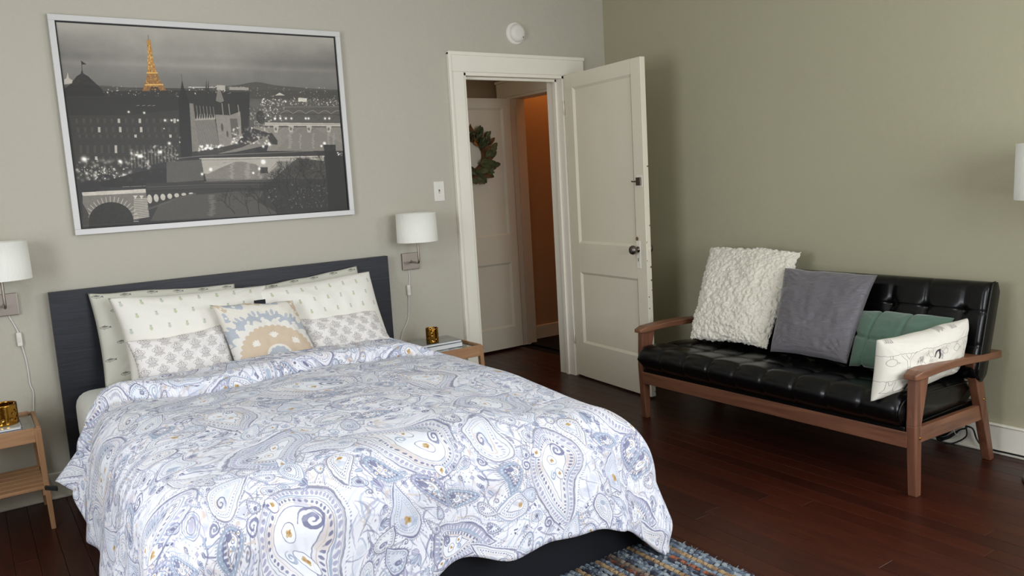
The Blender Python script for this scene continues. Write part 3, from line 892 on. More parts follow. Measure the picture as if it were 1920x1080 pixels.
M['cable_black'] = mat('black_cable', (16, 16, 17), 0.42)
M['leather'] = mat('black_leatherette', (6, 6, 6), 0.27, bump=(420, .12, .0006), spec=.4)
M['glass'] = mat('clear_glass', (235, 245, 240), 0.03, trans=1.0, ior=1.45)
M['sheet'] = mat('sheet_cotton', (222, 222, 212), 0.9, bump=(14, .5, .008), sheen=.2)
M['frame_silver'] = mat('silver_frame', (204, 202, 198), 0.42, .15, spec=.5)
M['black_lip'] = mat('black_lip', (12, 12, 12), 0.5)
M['walnut'] = wood('walnut', (92, 56, 38), (128, 84, 60), 0.42, 3.0, 'y')
M['walnut_z'] = wood('walnut_upright', (88, 54, 37), (124, 80, 58), 0.42, 3.0, 'z')
M['walnut_x'] = wood('walnut_cross', (92, 57, 39), (132, 88, 62), 0.4, 3.0, 'x')
M['oak'] = wood('oiled_beech', (160, 118, 82), (184, 140, 101), 0.5, 4.0, 'x')
M['oak_z'] = wood('oiled_beech_upright', (156, 114, 79), (180, 136, 98), 0.5, 4.0, 'z')
M['oak_y'] = wood('oiled_beech_deep', (152, 110, 76), (176, 132, 94), 0.5, 4.0, 'y')
M['stained'] = wood('black_brown_oak', (32, 33, 39), (40, 41, 48), 0.42, 4.0, 'x', spec=.4, bump=.35)
M['page'] = mat('book_pages', (226, 226, 226), 0.7, bump=(600, .3, .0004), stretch=(.05, .05, 8))
M['cover_grey'] = mat('glossy_grey_cover', (110, 116, 112), 0.14, coat=.6, vary=(9, .5))
M['cover_pale'] = mat('glossy_pale_cover', (196, 200, 196), 0.16, coat=.5, vary=(12, .25))
M['cover_blue'] = mat('slate_cover', (86, 92, 106), 0.4)

def floor_mat(name, base):
    m = wood(name, base[0], base[1], 0.32, 5.0, 'y', spec=.27, bump=.06)
    nt = m.node_tree; N = nt.nodes; L = nt.links; b = N['Principled BSDF']
    n = N.new('ShaderNodeTexNoise'); n.inputs['Scale'].default_value = 2.2; n.inputs['Detail'].default_value = 5
    tc = N.new('ShaderNodeTexCoord'); L.new(tc.outputs['Object'], n.inputs['Vector'])
    r = N.new('ShaderNodeMapRange'); r.inputs[3].default_value = .24; r.inputs[4].default_value = .42
    L.new(n.outputs[0], r.inputs[0]); L.new(r.outputs[0], b.inputs['Roughness'])
    return m
M['plank'] = [floor_mat('mahogany_board_a', ((44, 18, 11), (60, 25, 14))), floor_mat('mahogany_board_b', ((48, 20, 12), (66, 28, 16))),
              floor_mat('mahogany_board_c', ((40, 17, 11), (55, 23, 14)))]
M['subfloor'] = mat('subfloor', (16, 10, 8), 0.9)

# ------------------------------------------------------------------ room shell
XL, YB, ZC = -5.2, -5.2, 2.72
WT = 0.15
DX0, DX1, DH = -1.163, -0.385, 2.045      # doorway in the bed wall

def struct(name, bm, m, label, cat='wall', smooth=False):
    o = obj(name, bm, m, smooth=smooth)
    return tag(o, label, cat, kind='structure')

# floor: sub-floor slab with boards as children
bm = NB(); box(bm, XL - .2, 1.6, YB - .2, 2.3, -.12, -.012)
floor = struct('floor', bm, M['subfloor'], 'dark red-brown polished wooden board floor running through the bedroom', 'floor')
rs = random.Random(2)
def board_mesh(w, L, k):
    b = NB(); box(b, 0.0006, w - 0.0006, 0.0006, L - 0.0006, -.012, 0.0, .0009, 1)
    me = bpy.data.meshes.new('board'); b.to_mesh(me); b.free(); me.materials.append(M['plank'][k]); return me
BW = 0.0826
lens = [1.1, 1.5, 1.9, 2.4]
cache = {(L, k): board_mesh(BW, L, k) for L in lens for k in range(3)}
x = XL; cnt = 0; rest = NB()
while x < 1.0:
    y = YB - rs.random() * 1.5
    yend = 0.15 if x > -0.10 or x < -1.30 else 2.0
    while y < yend:
        L = rs.choice(lens)
        far = (x < -4.0) or y < -4.4
        if far or cnt > 285:
            box(rest, x + .0006, x + BW - .0006, y + .0006, min(y + L, yend) - .0006, -.012, 0, 0)
        elif y + L > yend:
            bb = NB(); box(bb, x + .0006, x + BW - .0006, y + .0006, yend, -.012, 0.0, .0009, 1)
            if yend - y > .02: obj('floor_board', bb, M['plank'][rs.randrange(3)], floor); cnt += 1
            else: bb.free()
        else:
            o = bpy.data.objects.new('floor_board', cache[(L, rs.randrange(3))]); o.location = (x, y, 0); o.parent = floor
            C.objects.link(o); cnt += 1
        y += L
    x += BW
obj('far_floor_boards', rest, M['plank'][0], floor, kind='stuff')
# hall floor to the left and right of the doorway strip
bm = NB(); box(bm, XL, -1.30, .15, 2.2, -.012, 0); obj('hall_floor_boards', bm, M['plank'][0], floor, kind='stuff')

bm = NB(); box(bm, XL - .2, 1.6, YB - .2, 2.3, ZC, ZC + .1)
struct('ceiling', bm, M['ceil'], 'plain white painted ceiling above the bedroom, out of the frame', 'ceiling')

# bed wall with doorway
bm = NB()
box(bm, XL - .15, DX0, 0, WT, 0, ZC); box(bm, DX1, 0.15, 0, WT, 0, ZC); box(bm, DX0, DX1, 0, WT, DH, ZC)
wf = struct('wall_back', bm, M['wall'], 'greige textured plaster wall behind the bed, with the doorway')
# right wall with window opening beyond the frame
def wall_with_window(name, axis, c0, c1, s0, s1, w0, w1, m, label):
    b = NB(); z0, z1 = 0.88, 2.22
    def bx(a0, a1, q0, q1):
        if axis == 'x': box(b, c0, c1, a0, a1, q0, q1)
        else: box(b, a0, a1, c0, c1, q0, q1)
    bx(s0, w0, 0, ZC); bx(w1, s1, 0, ZC); bx(w0, w1, 0, z0); bx(w0, w1, z1, ZC)
    return struct(name, b, m, label)
wall_with_window('wall_right', 'x', 0, .15, YB - .15, 0, -4.75, -3.45, M['wall_r'], 'greige plaster wall behind the black sofa, coloured darker for its weaker light')
wall_with_window('wall_left', 'x', XL - .15, XL, YB - .15, 0, -3.25, -1.95, M['wall'], 'greige plaster wall on the left, outside the frame')
wall_with_window('wall_front', 'y', YB - .15, YB, XL, 0, -2.75, -1.05, M['wall'], 'greige plaster wall behind the camera')

def window(name, axis, c, w0, w1, label):
    t = thing(name, (c if axis == 'x' else (w0 + w1) / 2, c if axis == 'y' else (w0 + w1) / 2, 0.88), label, 'window', kind='structure')
    z0, z1 = 0.88, 2.22
    def b6(b, a0, a1, q0, q1, d=.03):
        if axis == 'x': box(b, c - d, c + d, a0, a1, q0, q1, .003, 1)
        else: box(b, a0, a1, c - d, c + d, q0, q1, .003, 1)
    b = NB(); b6(b, w0, w0 + .05, z0, z1); b6(b, w1 - .05, w1, z0, z1); b6(b, w0 + .05, w1 - .05, z0, z0 + .05); b6(b, w0 + .05, w1 - .05, z1 - .05, z1)
    zm = (z0 + z1) / 2; b6(b, w0 + .05, w1 - .05, zm - .02, zm + .02)
    obj('window_frame', b, M['trim'], t)
    b = NB(); sg = {'x': (1 if c < -2 else -1), 'y': 1}[axis]
    wl = XL if (axis == 'x' and c < -2) else (0 if axis == 'x' else YB)
    e0, e1 = sorted((wl, wl + sg * .02))
    for (a0, a1, q0, q1) in ((w0 - .1, w0, z0 - .1, z1 + .1), (w1, w1 + .1, z0 - .1, z1 + .1), (w0, w1, z1, z1 + .1), (w0, w1, z0 - .1, z0)):
        if axis == 'x': box(b, e0, e1, a0, a1, q0, q1, .002, 1)
        else: box(b, a0, a1, e0, e1, q0, q1, .002, 1)
    obj('window_casing', b, M['trim'], t)
window('window_1', 'y', YB - .10, -2.75, -1.05, 'white sash window in the wall behind the camera')
window('window_2', 'x', .10, -4.75, -3.45, 'white sash window in the right wall, beyond the sofa')
window('window_3', 'x', XL - .10, -3.25, -1.95, 'white sash window in the left wall')

# doorway casing
cas = thing('trim_1', ((DX0 + DX1) / 2, -.01, 0), 'white painted casing round the open bedroom doorway', 'door casing', kind='structure')
CL, CR_, CT = -1.270, -0.213, 2.165
bm = NB(); box(bm, CL, DX0 - .004, -.02, 0, 0, DH + .004, .003, 1); obj('side_casing', bm, M['trim'], cas)
bm = NB(); box(bm, DX1 + .004, CR_ - .06, -.02, 0, 0, DH + .004, .003, 1); obj('side_casing', bm, M['trim'], cas)
bm = NB(); box(bm, CL, CR_, -.022, 0, DH + .004, CT, .003, 1); obj('head_casing', bm, M['trim'], cas)
bm = NB(); box(bm, CL - .004, CL + .016, -.028, 0, 0, CT, .004, 2); box(bm, CL - .004, CR_ + .004, -.030, 0, CT - .018, CT + .004, .004, 2)
obj('back_band', bm, M['trim'], cas)
bm = NB(); box(bm, DX0 - .004, DX0 + .012, -.012, WT + .005, 0, DH); box(bm, DX1 - .014, DX1 + .004, -.012, WT + .005, 0, DH); box(bm, DX0, DX1, -.012, WT + .005, DH - .016, DH + .004)
box(bm, DX0 + .012, DX0 + .024, .05, .075, 0, DH - .016); box(bm, DX1 - .026, DX1 - .014, .05, .075, 0, DH - .016); box(bm, DX0 + .012, DX1 - .014, .05, .075, DH - .03, DH - .016)
obj('door_jamb', bm, M['trim'], cas)
# hall side casing
bm = NB(); box(bm, CL, DX0 - .004, WT, WT + .018, 0, CT, .002, 1); box(bm, DX1 + .004, -.10, WT, WT + .018, 0, CT, .002, 1); box(bm, DX0 - .004, DX1 + .004, WT, WT + .018, DH + .004, CT, .002, 1)
obj('hall_side_casing', bm, M['trim'], cas)

def baseboard(name, bm, label): return struct(name, bm, M['trim'], label, 'baseboard')
bm = NB(); box(bm, XL, CL - .006, -.018, 0, 0, .125, .003, 1); box(bm, XL, CL - .006, -.03, -.018, 0, .014, .004, 1)
box(bm, CR_ - .055, 0, -.018, 0, 0, .125, .003, 1)
baseboard('baseboard_back', bm, 'white baseboard along the foot of the bed wall')
bm = NB(); box(bm, -.018, 0, YB, -.018, 0, .128, .003, 1); box(bm, -.032, -.018, YB, -.018, 0, .014, .004, 1); box(bm, -.024, 0, YB, -.018, .128, .138, .003, 1)
baseboard('baseboard_right', bm, 'white baseboard along the right wall below the sofa')
bm = NB(); box(bm, XL, XL + .018, YB, 0, 0, .125, .003, 1)
baseboard('baseboard_left', bm, 'white baseboard along the left wall')
bm = NB(); box(bm, XL, 0, YB, YB + .018, 0, .125, .003, 1)
baseboard('baseboard_front', bm, 'white baseboard behind the camera')

# ------------------------------------------------------------------ doors
def panel_door(parent, W, H, T, panels, m, bevel_in=.016, depth=.011):
    """door leaf in local frame: x along width from hinge, y thickness (0..T), z height. frame of stiles and rails plus recessed panels"""
    zs = sorted(set([0, H] + [z for p in panels for z in (p[2], p[3])]))
    x0, x1 = panels[0][0], panels[0][1]
    b = NB()
    box(b, 0, x0, 0, T, 0, H, .002, 1); box(b, x1, W, 0, T, 0, H, .002, 1)
    prev = 0
    for p in sorted(panels, key=lambda q: q[2]):
        box(b, x0, x1, 0, T, prev, p[2]); prev = p[3]
    box(b, x0, x1, 0, T, prev, H)
    obj('stiles_and_rails', b, m, parent, local=True)
    for p in panels:
        b = NB()
        for side in (0, 1):
            ya = 0.0 if side == 0 else T; yb = depth if side == 0 else T - depth
            o = [(p[0], p[2]), (p[1], p[2]), (p[1], p[3]), (p[0], p[3])]
            i = [(p[0] + bevel_in, p[2] + bevel_in), (p[1] - bevel_in, p[2] + bevel_in), (p[1] - bevel_in, p[3] - bevel_in), (p[0] + bevel_in, p[3] - bevel_in)]
            O = [b.verts.new((x, ya, z)) for x, z in o]; I = [b.verts.new((x, yb, z)) for x, z in i]
            for k in range(4): b.faces.new((O[k], O[(k + 1) % 4], I[(k + 1) % 4], I[k]))
            b.faces.new(I)
        bmesh.ops.recalc_face_normals(b, faces=b.faces)
        obj('door_panel', b, m, parent, local=True)

ang = -1.6592
DW, DT = 0.800, 0.036
door = thing('door_1', (DX1 - .006, -.022, .012), 'open white two-panel bedroom door with dark knob, beside the sofa', 'door', kind='structure')
door.rotation_euler = (0, 0, ang)
# local y<0 faces the camera side (towards -x in the room)
panel_door(door, DW, 2.032, DT, [(.095, .705, .235, .725), (.095, .705, .920, 1.945)], M['door'])
for o in [c for c in door.children]:
    for v in o.data.vertices: v.co.y = v.co.y   # leaf occupies y 0..T
def dobj(name, b, m, smooth=True): return obj(name, b, m, door, smooth=smooth, local=True)
K = .700; KZ = .895
bm = NB(); box(bm, K + .008, K + .046, -.004, 0, KZ - .105, KZ + .062, .0025, 2); e = dobj('escutcheon', bm, M['trim'], False); e['label'] = 'paint-covered long escutcheon plate'
bm = NB(); lathe(bm, [(0, -.060), (.014, -.060), (.024, -.054), (.0285, -.044), (.027, -.032), (.018, -.024), (.010, -.020), (.010, -.004), (.017, -.003), (.019, 0)], 32, 'y', (K + .026, -.003, KZ + .010))
k_ = dobj('door_knob', bm, M['steel']); k_['label'] = 'dark round metal knob'
bm = NB(); lathe(bm, [(0, .060), (.014, .060), (.024, .054), (.0285, .044), (.027, .032), (.018, .024), (.010, .020), (.010, .004), (.019, 0)], 32, 'y', (K + .026, DT + .003, KZ + .010))
dobj('door_knob', bm, M['steel'])
bm = NB(); lathe(bm, [(0, -.0015), (.0035, -.0015), (.0035, .001)], 12, 'y', (K + .026, -.004, KZ - .045)); box(bm, K + .024, K + .028, -.0055, -.003, KZ - .062, KZ - .046)
dobj('keyhole', bm, M['black_lip'], False)
bm = NB(); lathe(bm, [(0, -.002), (.011, -.002), (.012, .001)], 20, 'y', (K + .018, -.003, KZ + .075)); dobj('old_latch_hole', bm, mat('bare_wood', (120, 92, 64), .8), False)
bm = NB(); box(bm, K + .036, K + .078, -.013, 0, 1.290, 1.338, .003, 2); tube(bm, [(K + .036, -.010, 1.314), (K + .006, -.012, 1.314), (K - .002, -.012, 1.316)], .0045, 10); lathe(bm, [(0, -.016), (.006, -.015), (.006, -.01)], 14, 'y', (K + .068, 0, 1.316))
l_ = dobj('surface_bolt', bm, M['steel'], False); l_['label'] = 'small steel slide bolt'
bm = NB(); box(bm, K + .030, K + .084, -.0025, 0, 1.280, 1.350, .001, 1); dobj('bolt_plate', bm, M['trim'], False)
bm = NB(); box(bm, DW, DW + .002, .006, DT - .006, KZ - .06, KZ + .06, .0005, 1); box(bm, DW + .001, DW + .010, .011, DT - .011, KZ - .006, KZ + .014, .002, 2)
dobj('latch_plate', bm, M['door'], False)
for z in (.22, 1.78):
    bm = NB(); tube(bm, [(-.004, -.006, z), (-.004, -.006, z + .09)], .006, 10); dobj('hinge', bm, M['door'])
# chips in the paint of the free edge
bm = NB(); rr = random.Random(8)
for z in (.03, .12, .30, .55, .62, .66, .72, .80, .84, .95, 1.05, 1.4):
    s = .003 + .005 * rr.random()
    lathe(bm, [(0, .0006), (s, .0003), (s, 0)], 7, 'x', (DW + .0003, rr.choice([.004, DT - .006, .008]), z))
dobj('paint_chips', bm, mat('chipped_wood', (96, 74, 54), .85), False)['kind'] = 'stuff'

# hall: door swung open with a wreath, casing, far room
hd = thing('door_2', (-.085, 1.085, .02), 'white panelled hall door standing open, with a leaf wreath on it', 'door', kind='structure')
hd.rotation_euler = (0, 0, PI)
panel_door(hd, .76, 2.005, .035, [(.075, .685, .17, .70), (.075, .685, .925, 1.93)], M['door'])
hc = thing('trim_2', (-.02, .7, 0), 'white casing of the hall doorway to the dim lit room', 'door casing', kind='structure')
HX = -.02
bm = NB(); box(bm, HX - .02, HX, .16, 1.30, 2.05, 2.175, .002, 1); box(bm, HX - .032, HX, .15, 1.31, 2.165, 2.185, .004, 1); obj('head_casing', bm, M['trim'], hc)
bm = NB(); box(bm, HX - .02, HX, 1.145, 1.29, 0, 2.05, .002, 1); obj('side_casing', bm, M['trim'], hc)
bm = NB(); box(bm, HX - .02, HX, .17, .29, 0, 2.05, .002, 1); obj('side_casing', bm, M['trim'], hc)
bm = NB(); box(bm, HX - .01, HX + .13, 1.125, 1.145, 0, 2.05); box(bm, HX + .035, HX + .06, 1.112, 1.125, 0, 2.03); box(bm, HX - .01, HX + .13, .29, .31, 0, 2.05); box(bm, HX - .01, HX + .13, .31, 1.125, 2.03, 2.05)
obj('door_jamb', bm, M['trim'], hc)
bm = NB(); box(bm, HX, HX + .12, WT, .29, 0, ZC); box(bm, HX, HX + .12, 1.145, 2.2, 0, ZC); box(bm, HX, HX + .12, .29, 1.145, 2.05, ZC)
struct('wall_hall_right', bm, M['hall_wall'], 'dim hall wall holding the second doorway')
bm = NB(); box(bm, -2.6, HX, 1.34, 1.44, 0, ZC); struct('wall_hall_back', bm, M['hall_wall'], 'brownish wall at the back of the hall')
bm = NB(); box(bm, -2.7, -2.6, WT, 1.44, 0, ZC); struct('wall_hall_left', bm, M['hall_wall'], 'wall closing the hall at its left')
bm = NB(); box(bm, HX + .12, 1.5, 1.24, 1.34, 0, ZC); box(bm, 1.4, 1.5, .15, 1.24, 0, ZC); box(bm, .15, 1.5, .05, .15, 0, ZC)
struct('wall_far_room', bm, M['closet_wall'], 'tan wall of the dim room beyond the hall, lit orange at the top')
bm = NB(); box(bm, HX + .13, 1.4, 1.222, 1.24, 0, .12, .003, 1); baseboard('baseboard_far_room', bm, 'low baseboard in the dim far room')
bm = NB(); box(bm, HX + .06, 1.4, .15, 1.222, 0, .006); struct('trim_3', bm, M['dark_mat'], 'black floor covering of the dim room beyond the hall', 'floor')
def lamp(name, loc, power, col, r=.06):
    d = bpy.data.lights.new(name, 'POINT'); d.energy = power; d.color = col; d.shadow_soft_size = r
    o = bpy.data.objects.new(name, d); o.location = loc; C.objects.link(o); return o
lamp('far_room_bulb', (.42, 1.10, 2.50), 7.0, (1.0, .42, .12), .04)
lamp('hall_bulb', (-1.9, .75, 2.3), 5, (1.0, .78, .55))

# wreath on the hall door
wr = thing('wreath', (-.490, 1.045, 1.588), 'round wreath of green leaves with orange bits on the hall door', 'wreath')
leafm = [mat('leaf_green_a', (78, 84, 52), .6), mat('leaf_green_b', (98, 98, 64), .6), mat('leaf_brown', (104, 70, 40), .65), mat('leaf_orange', (190, 104, 34), .6)]
bm = NB(); tube(bm, [(.135 * math.cos(a), 0, .135 * math.sin(a)) for a in np.linspace(0, 2 * PI, 40)], .030, 10, cap=False); obj('wreath_ring', bm, leafm[2], wr, True, local=True)
def leaf_mesh(L, w):
    b = NB(); n = 7; rows = []
    for i in range(n):
        t = i / (n - 1); ww = w * math.sin(PI * min(1, t * .93 + .05)) ** .7
        z = .018 * math.sin(PI * t)
        rows.append([b.verts.new((L * t, s * ww, z + (abs(s) * .008))) for s in (-1, 0, 1)])
    for a, c in zip(rows[:-1], rows[1:]):
        for k in range(2): b.faces.new((a[k], a[k + 1], c[k + 1], c[k]))
    me = bpy.data.meshes.new('wreath_leaf'); b.to_mesh(me); b.free(); return me
lms = []
for k in range(4):
    me = leaf_mesh((.085, .075, .08, .05)[k], (.023, .02, .018, .010)[k]); me.materials.append(leafm[k]); lms.append(me)
rs = random.Random(4)
for k in range(120):
    a = rs.random() * 2 * PI; rr_ = .135 + rs.uniform(-.045, .050)
    o = bpy.data.objects.new('leaf', lms[rs.choices([0, 1, 2, 3], [5, 4, 1.6, .9])[0]])
    o.location = (rr_ * math.cos(a), -.018 - rs.random() * .02, rr_ * math.sin(a))
    d = Vector((math.cos(a + rs.uniform(.1, 1.3)), -rs.uniform(.15, .7), math.sin(a + rs.uniform(.1, 1.3))))
    o.rotation_euler = d.to_track_quat('X', 'Y').to_euler()
    o.parent = wr; C.objects.link(o)

# ------------------------------------------------------------------ framed print
PX0, PX1, PZ0, PZ1 = -3.3688, -1.9606, 1.2335, 2.2393
pic = thing('framed_print', ((PX0 + PX1) / 2, 0, PZ0), 'large silver-framed night city photograph with a golden lit tower above the bed', 'picture')
fwid = .027
bm = NB()
box(bm, PX0, PX1, -.030, -.002, PZ0, PZ0 + fwid, .0012, 1); box(bm, PX0, PX1, -.030, -.002, PZ1 - fwid, PZ1, .0012, 1)
box(bm, PX0, PX0 + fwid, -.030, -.002, PZ0 + fwid, PZ1 - fwid, .0012, 1); box(bm, PX1 - fwid, PX1, -.030, -.002, PZ0 + fwid, PZ1 - fwid, .0012, 1)
obj('picture_frame', bm, M['frame_silver'], pic)
bm = NB(); i = fwid; l = .006
for (a, b_, c, d) in ((PX0 + i, PX1 - i, PZ0 + i, PZ0 + i + l), (PX0 + i, PX1 - i, PZ1 - i - l, PZ1 - i), (PX0 + i, PX0 + i + l, PZ0 + i + l, PZ1 - i - l), (PX1 - i - l, PX1 - i, PZ0 + i + l, PZ1 - i - l)):
    box(bm, a, b_, -.021, -.004, c, d)
obj('inner_lip', bm, M['black_lip'], pic)
def uv_quad(bm, pts, uvs):
    uvl = bm.loops.layers.uv.get('UVMap') or bm.loops.layers.uv.new('UVMap')
    f = bm.faces.new([bm.verts.new(p) for p in pts])
    for lp, uv in zip(f.loops, uvs): lp[uvl].uv = uv
    return f
bm = NB(); i = fwid + l; y = -.016
uv_quad(bm, [(PX0 + i, y, PZ0 + i), (PX1 - i, y, PZ0 + i), (PX1 - i, y, PZ1 - i), (PX0 + i, y, PZ1 - i)], [(0, 0), (1, 0), (1, 1), (0, 1)])
box(bm, PX0 + i, PX1 - i, y + .001, -.003, PZ0 + i, PZ1 - i)
obj('photo_print', bm, print_mat('city_photo_print', city_image(), rough=.42, spec=.35), pic)

# ------------------------------------------------------------------ switch, detector
sw = thing('light_switch', (-1.387, 0, 1.334), 'white toggle light switch plate beside the door casing', 'switch')
bm = NB(); box(bm, -1.423, -1.351, -.006, 0, 1.275, 1.394, .003, 2); obj('switch_plate', bm, M['white_plastic'], sw)
bm = NB(); box(bm, -1.392, -1.382, -.0068, -.004, 1.322, 1.346); obj('toggle_slot', bm, mat('slot_grey', (120, 116, 106), .7), sw)
bm = NB(); hexa(bm, [(-1.3905, -.006, 1.324), (-1.3835, -.006, 1.324), (-1.3835, -.006, 1.334), (-1.3905, -.006, 1.334), (-1.390, -.016, 1.322), (-1.384, -.016, 1.322), (-1.384, -.016, 1.328), (-1.390, -.016, 1.328)]); obj('toggle', bm, M['white_plastic'], sw)
for z in (1.304, 1.364):
    bm = NB(); lathe(bm, [(0, -.0075), (.0026, -.007), (.003, -.0055)], 12, 'y', (-1.387, 0, z)); obj('screw', bm, M['white_plastic'], sw)
sd = thing('smoke_detector', (-.752, 0, 2.302), 'round white smoke detector on the wall above the doorway', 'smoke detector')
bm = NB(); lathe(bm, [(0, -.012), (.060, -.012), (.066, -.011), (.070, -.006), (.070, 0)], 48, 'y', (-.752, 0, 2.302)); obj('detector_base', bm, M['white_plastic'], sd, True)
bm = NB(); lathe(bm, [(0, -.040), (.030, -.040), (.046, -.036), (.053, -.026), (.056, -.018), (.056, -.012)], 48, 'y', (-.746, 0, 2.303)); obj('detector_cover', bm, M['white_plastic'], sd, True)
bm = NB(); lathe(bm, [(0, -.0405), (.010, -.0405), (.011, -.0385)], 20, 'y', (-.735, 0, 2.285)); obj('test_button', bm, M['white_plastic'], sd)
bm = NB(); lathe(bm, [(0, -.0415), (.003, -.041), (.003, -.038)], 12, 'y', (-.716, 0, 2.275)); obj('indicator_lamp', bm, M['black_lip'], sd)

# ------------------------------------------------------------------ wall lamps
M['shade'] = mat('white_woven_shade', (238, 236, 226), 0.85, sheen=.2)
nt = M['shade'].node_tree; b_ = nt.nodes['Principled BSDF']
b_.inputs['Subsurface Weight'].default_value = 0.0
ck = nt.nodes.new('ShaderNodeTexWave'); ck.inputs['Scale'].default_value = 60; ck.inputs['Distortion'].default_value = 2
tcn = nt.nodes.new('ShaderNodeTexCoord'); nt.links.new(tcn.outputs['Object'], ck.inputs['Vector'])
bpn = nt.nodes.new('ShaderNodeBump'); bpn.inputs['Strength'].default_value = .35; bpn.inputs['Distance'].default_value = .0015
nt.links.new(ck.outputs['Fac'], bpn.inputs['Height']); nt.links.new(bpn.outputs[0], b_.inputs['Normal'])

def wall_lamp(loc, rotz, label, cord, sw_at, arm_dx):
    """local frame: wall at y=0, room towards -y; origin on the wall at plate centre"""
    t = thing('wall_lamp', loc, label, 'wall lamp', 'swing-arm wall lamps with white drum shades')
    t.rotation_euler = (0, 0, rotz)
    P = lambda n, b, m, s=False, par=None: obj(n, b, m, par or t, smooth=s, local=True)
    b = NB(); box(b, -.055, .055, -.020, 0, -.050, .050, .0025, 2); P('wall_plate', b, M['nickel'])
    b = NB(); lathe(b, [(0, -.024), (.006, -.024), (.007, -.020)], 16, 'y', (0, 0, .0)); P('plate_knob', b, M['nickel'], True)
    b = NB(); tube(b, spline([(0, -.020, -.004), (0, -.075, -.004), (arm_dx * .5, -.118, -.004), (arm_dx * .9, -.135, .004), (arm_dx, -.140, .03), (arm_dx, -.140, .12), (arm_dx, -.140, .20)], 8), .0062, 12); P('lamp_arm', b, M['nickel'], True)
    zc = 0
    R0, R1, z0, z1 = .119, .116, .122, .288
    b = NB(); lathe(b, [(R0, z0), (R1, z1), (R1 - .002, z1), (R0 - .002, z0), (R0, z0)], 56, 'z', (arm_dx, -.140, 0)); P('lamp_shade', b, M['shade'], True)
    b = NB()
    for k in range(3):
        a = 2 * PI * k / 3 + .4
        tube(b, [(arm_dx, -.14, .20), (arm_dx + .115 * math.cos(a), -.14 + .115 * math.sin(a), .20)], .0018, 6)
    lathe(b, [(0, .19), (.018, .19), (.018, .235), (0, .235)], 16, 'z', (arm_dx, -.14, 0)); P('lamp_holder', b, M['white_plastic'], True)
    if cord:
        b = NB(); tube(b, spline(cord, 8), .0028, 8); P('power_cord', b, M['cable_white'], True)
        x, z = sw_at
        b = NB(); box(b, x - .011, x + .011, -.020, -.002, z - .032, z + .032, .006, 3); s_ = P('cord_switch', b, M['white_plastic'])
        b = NB(); box(b, x - .004, x + .004, -.023, -.018, z - .012, z + .012, .002, 1); P('switch_slider', b, M['white_plastic'], False, s_)
    return t
wall_lamp((-1.622, 0, .931), 0, 'white drum wall lamp right of the bed, between headboard and doorway',
          [(-.012, -.004, -.05), (-.010, -.005, -.10), (-.022, -.008, -.15), (-.026, -.01, -.19), (-.03, -.006, -.25), (-.036, -.005, -.32), (-.052, -.005, -.37), (-.085, -.006, -.42), (-.100, -.008, -.47), (-.105, -.008, -.50), (-.10, -.012, -.9)], (-.026, -.172), -.010)
wall_lamp((-3.688, 0, .945), 0, 'white drum wall lamp at the left edge, left of the headboard',
          [(.012, -.004, -.05), (.030, -.005, -.10), (.040, -.008, -.135), (.046, -.01, -.19), (.050, -.006, -.22), (.056, -.005, -.27), (.058, -.005, -.33), (.058, -.005, -.38), (.066, -.006, -.42), (.060, -.008, -.48), (.050, -.010, -.60), (.06, -.012, -.75), (.11, -.03, -.905), (.20, -.05, -.93), (.24, -.04, -.86)], (.041, -.165), 0.0)
fl = thing('floor_lamp', (-.22, -2.93, 0), 'floor lamp with large white drum shade at the right edge', 'floor lamp')
bm = NB(); lathe(bm, [(0, 0), (.128, 0), (.130, .006), (.126, .014), (.020, .022), (.012, .03), (0, .03)], 48, 'z', (-.22, -2.93, 0)); obj('lamp_base', bm, M['nickel'], fl, True)
bm = NB(); tube(bm, [(-.22, -2.93, .02), (-.22, -2.93, 1.22)], .009, 14); obj('lamp_pole', bm, M['nickel'], fl, True)
bm = NB(); lathe(bm, [(.185, 1.178), (.182, 1.402), (.180, 1.402), (.183, 1.178), (.185, 1.178)], 64, 'z', (-.22, -2.93, 0)); obj('lamp_shade', bm, M['shade'], fl, True)
bm = NB()
for k in range(3): tube(bm, [(-.22, -2.93, 1.22), (-.22 + .18 * math.cos(k * 2.094), -2.93 + .18 * math.sin(k * 2.094), 1.22)], .002, 6)
lathe(bm, [(0, 1.20), (.018, 1.20), (.018, 1.27), (0, 1.27)], 16, 'z', (-.22, -2.93, 0)); obj('lamp_holder', bm, M['white_plastic'], fl, True)

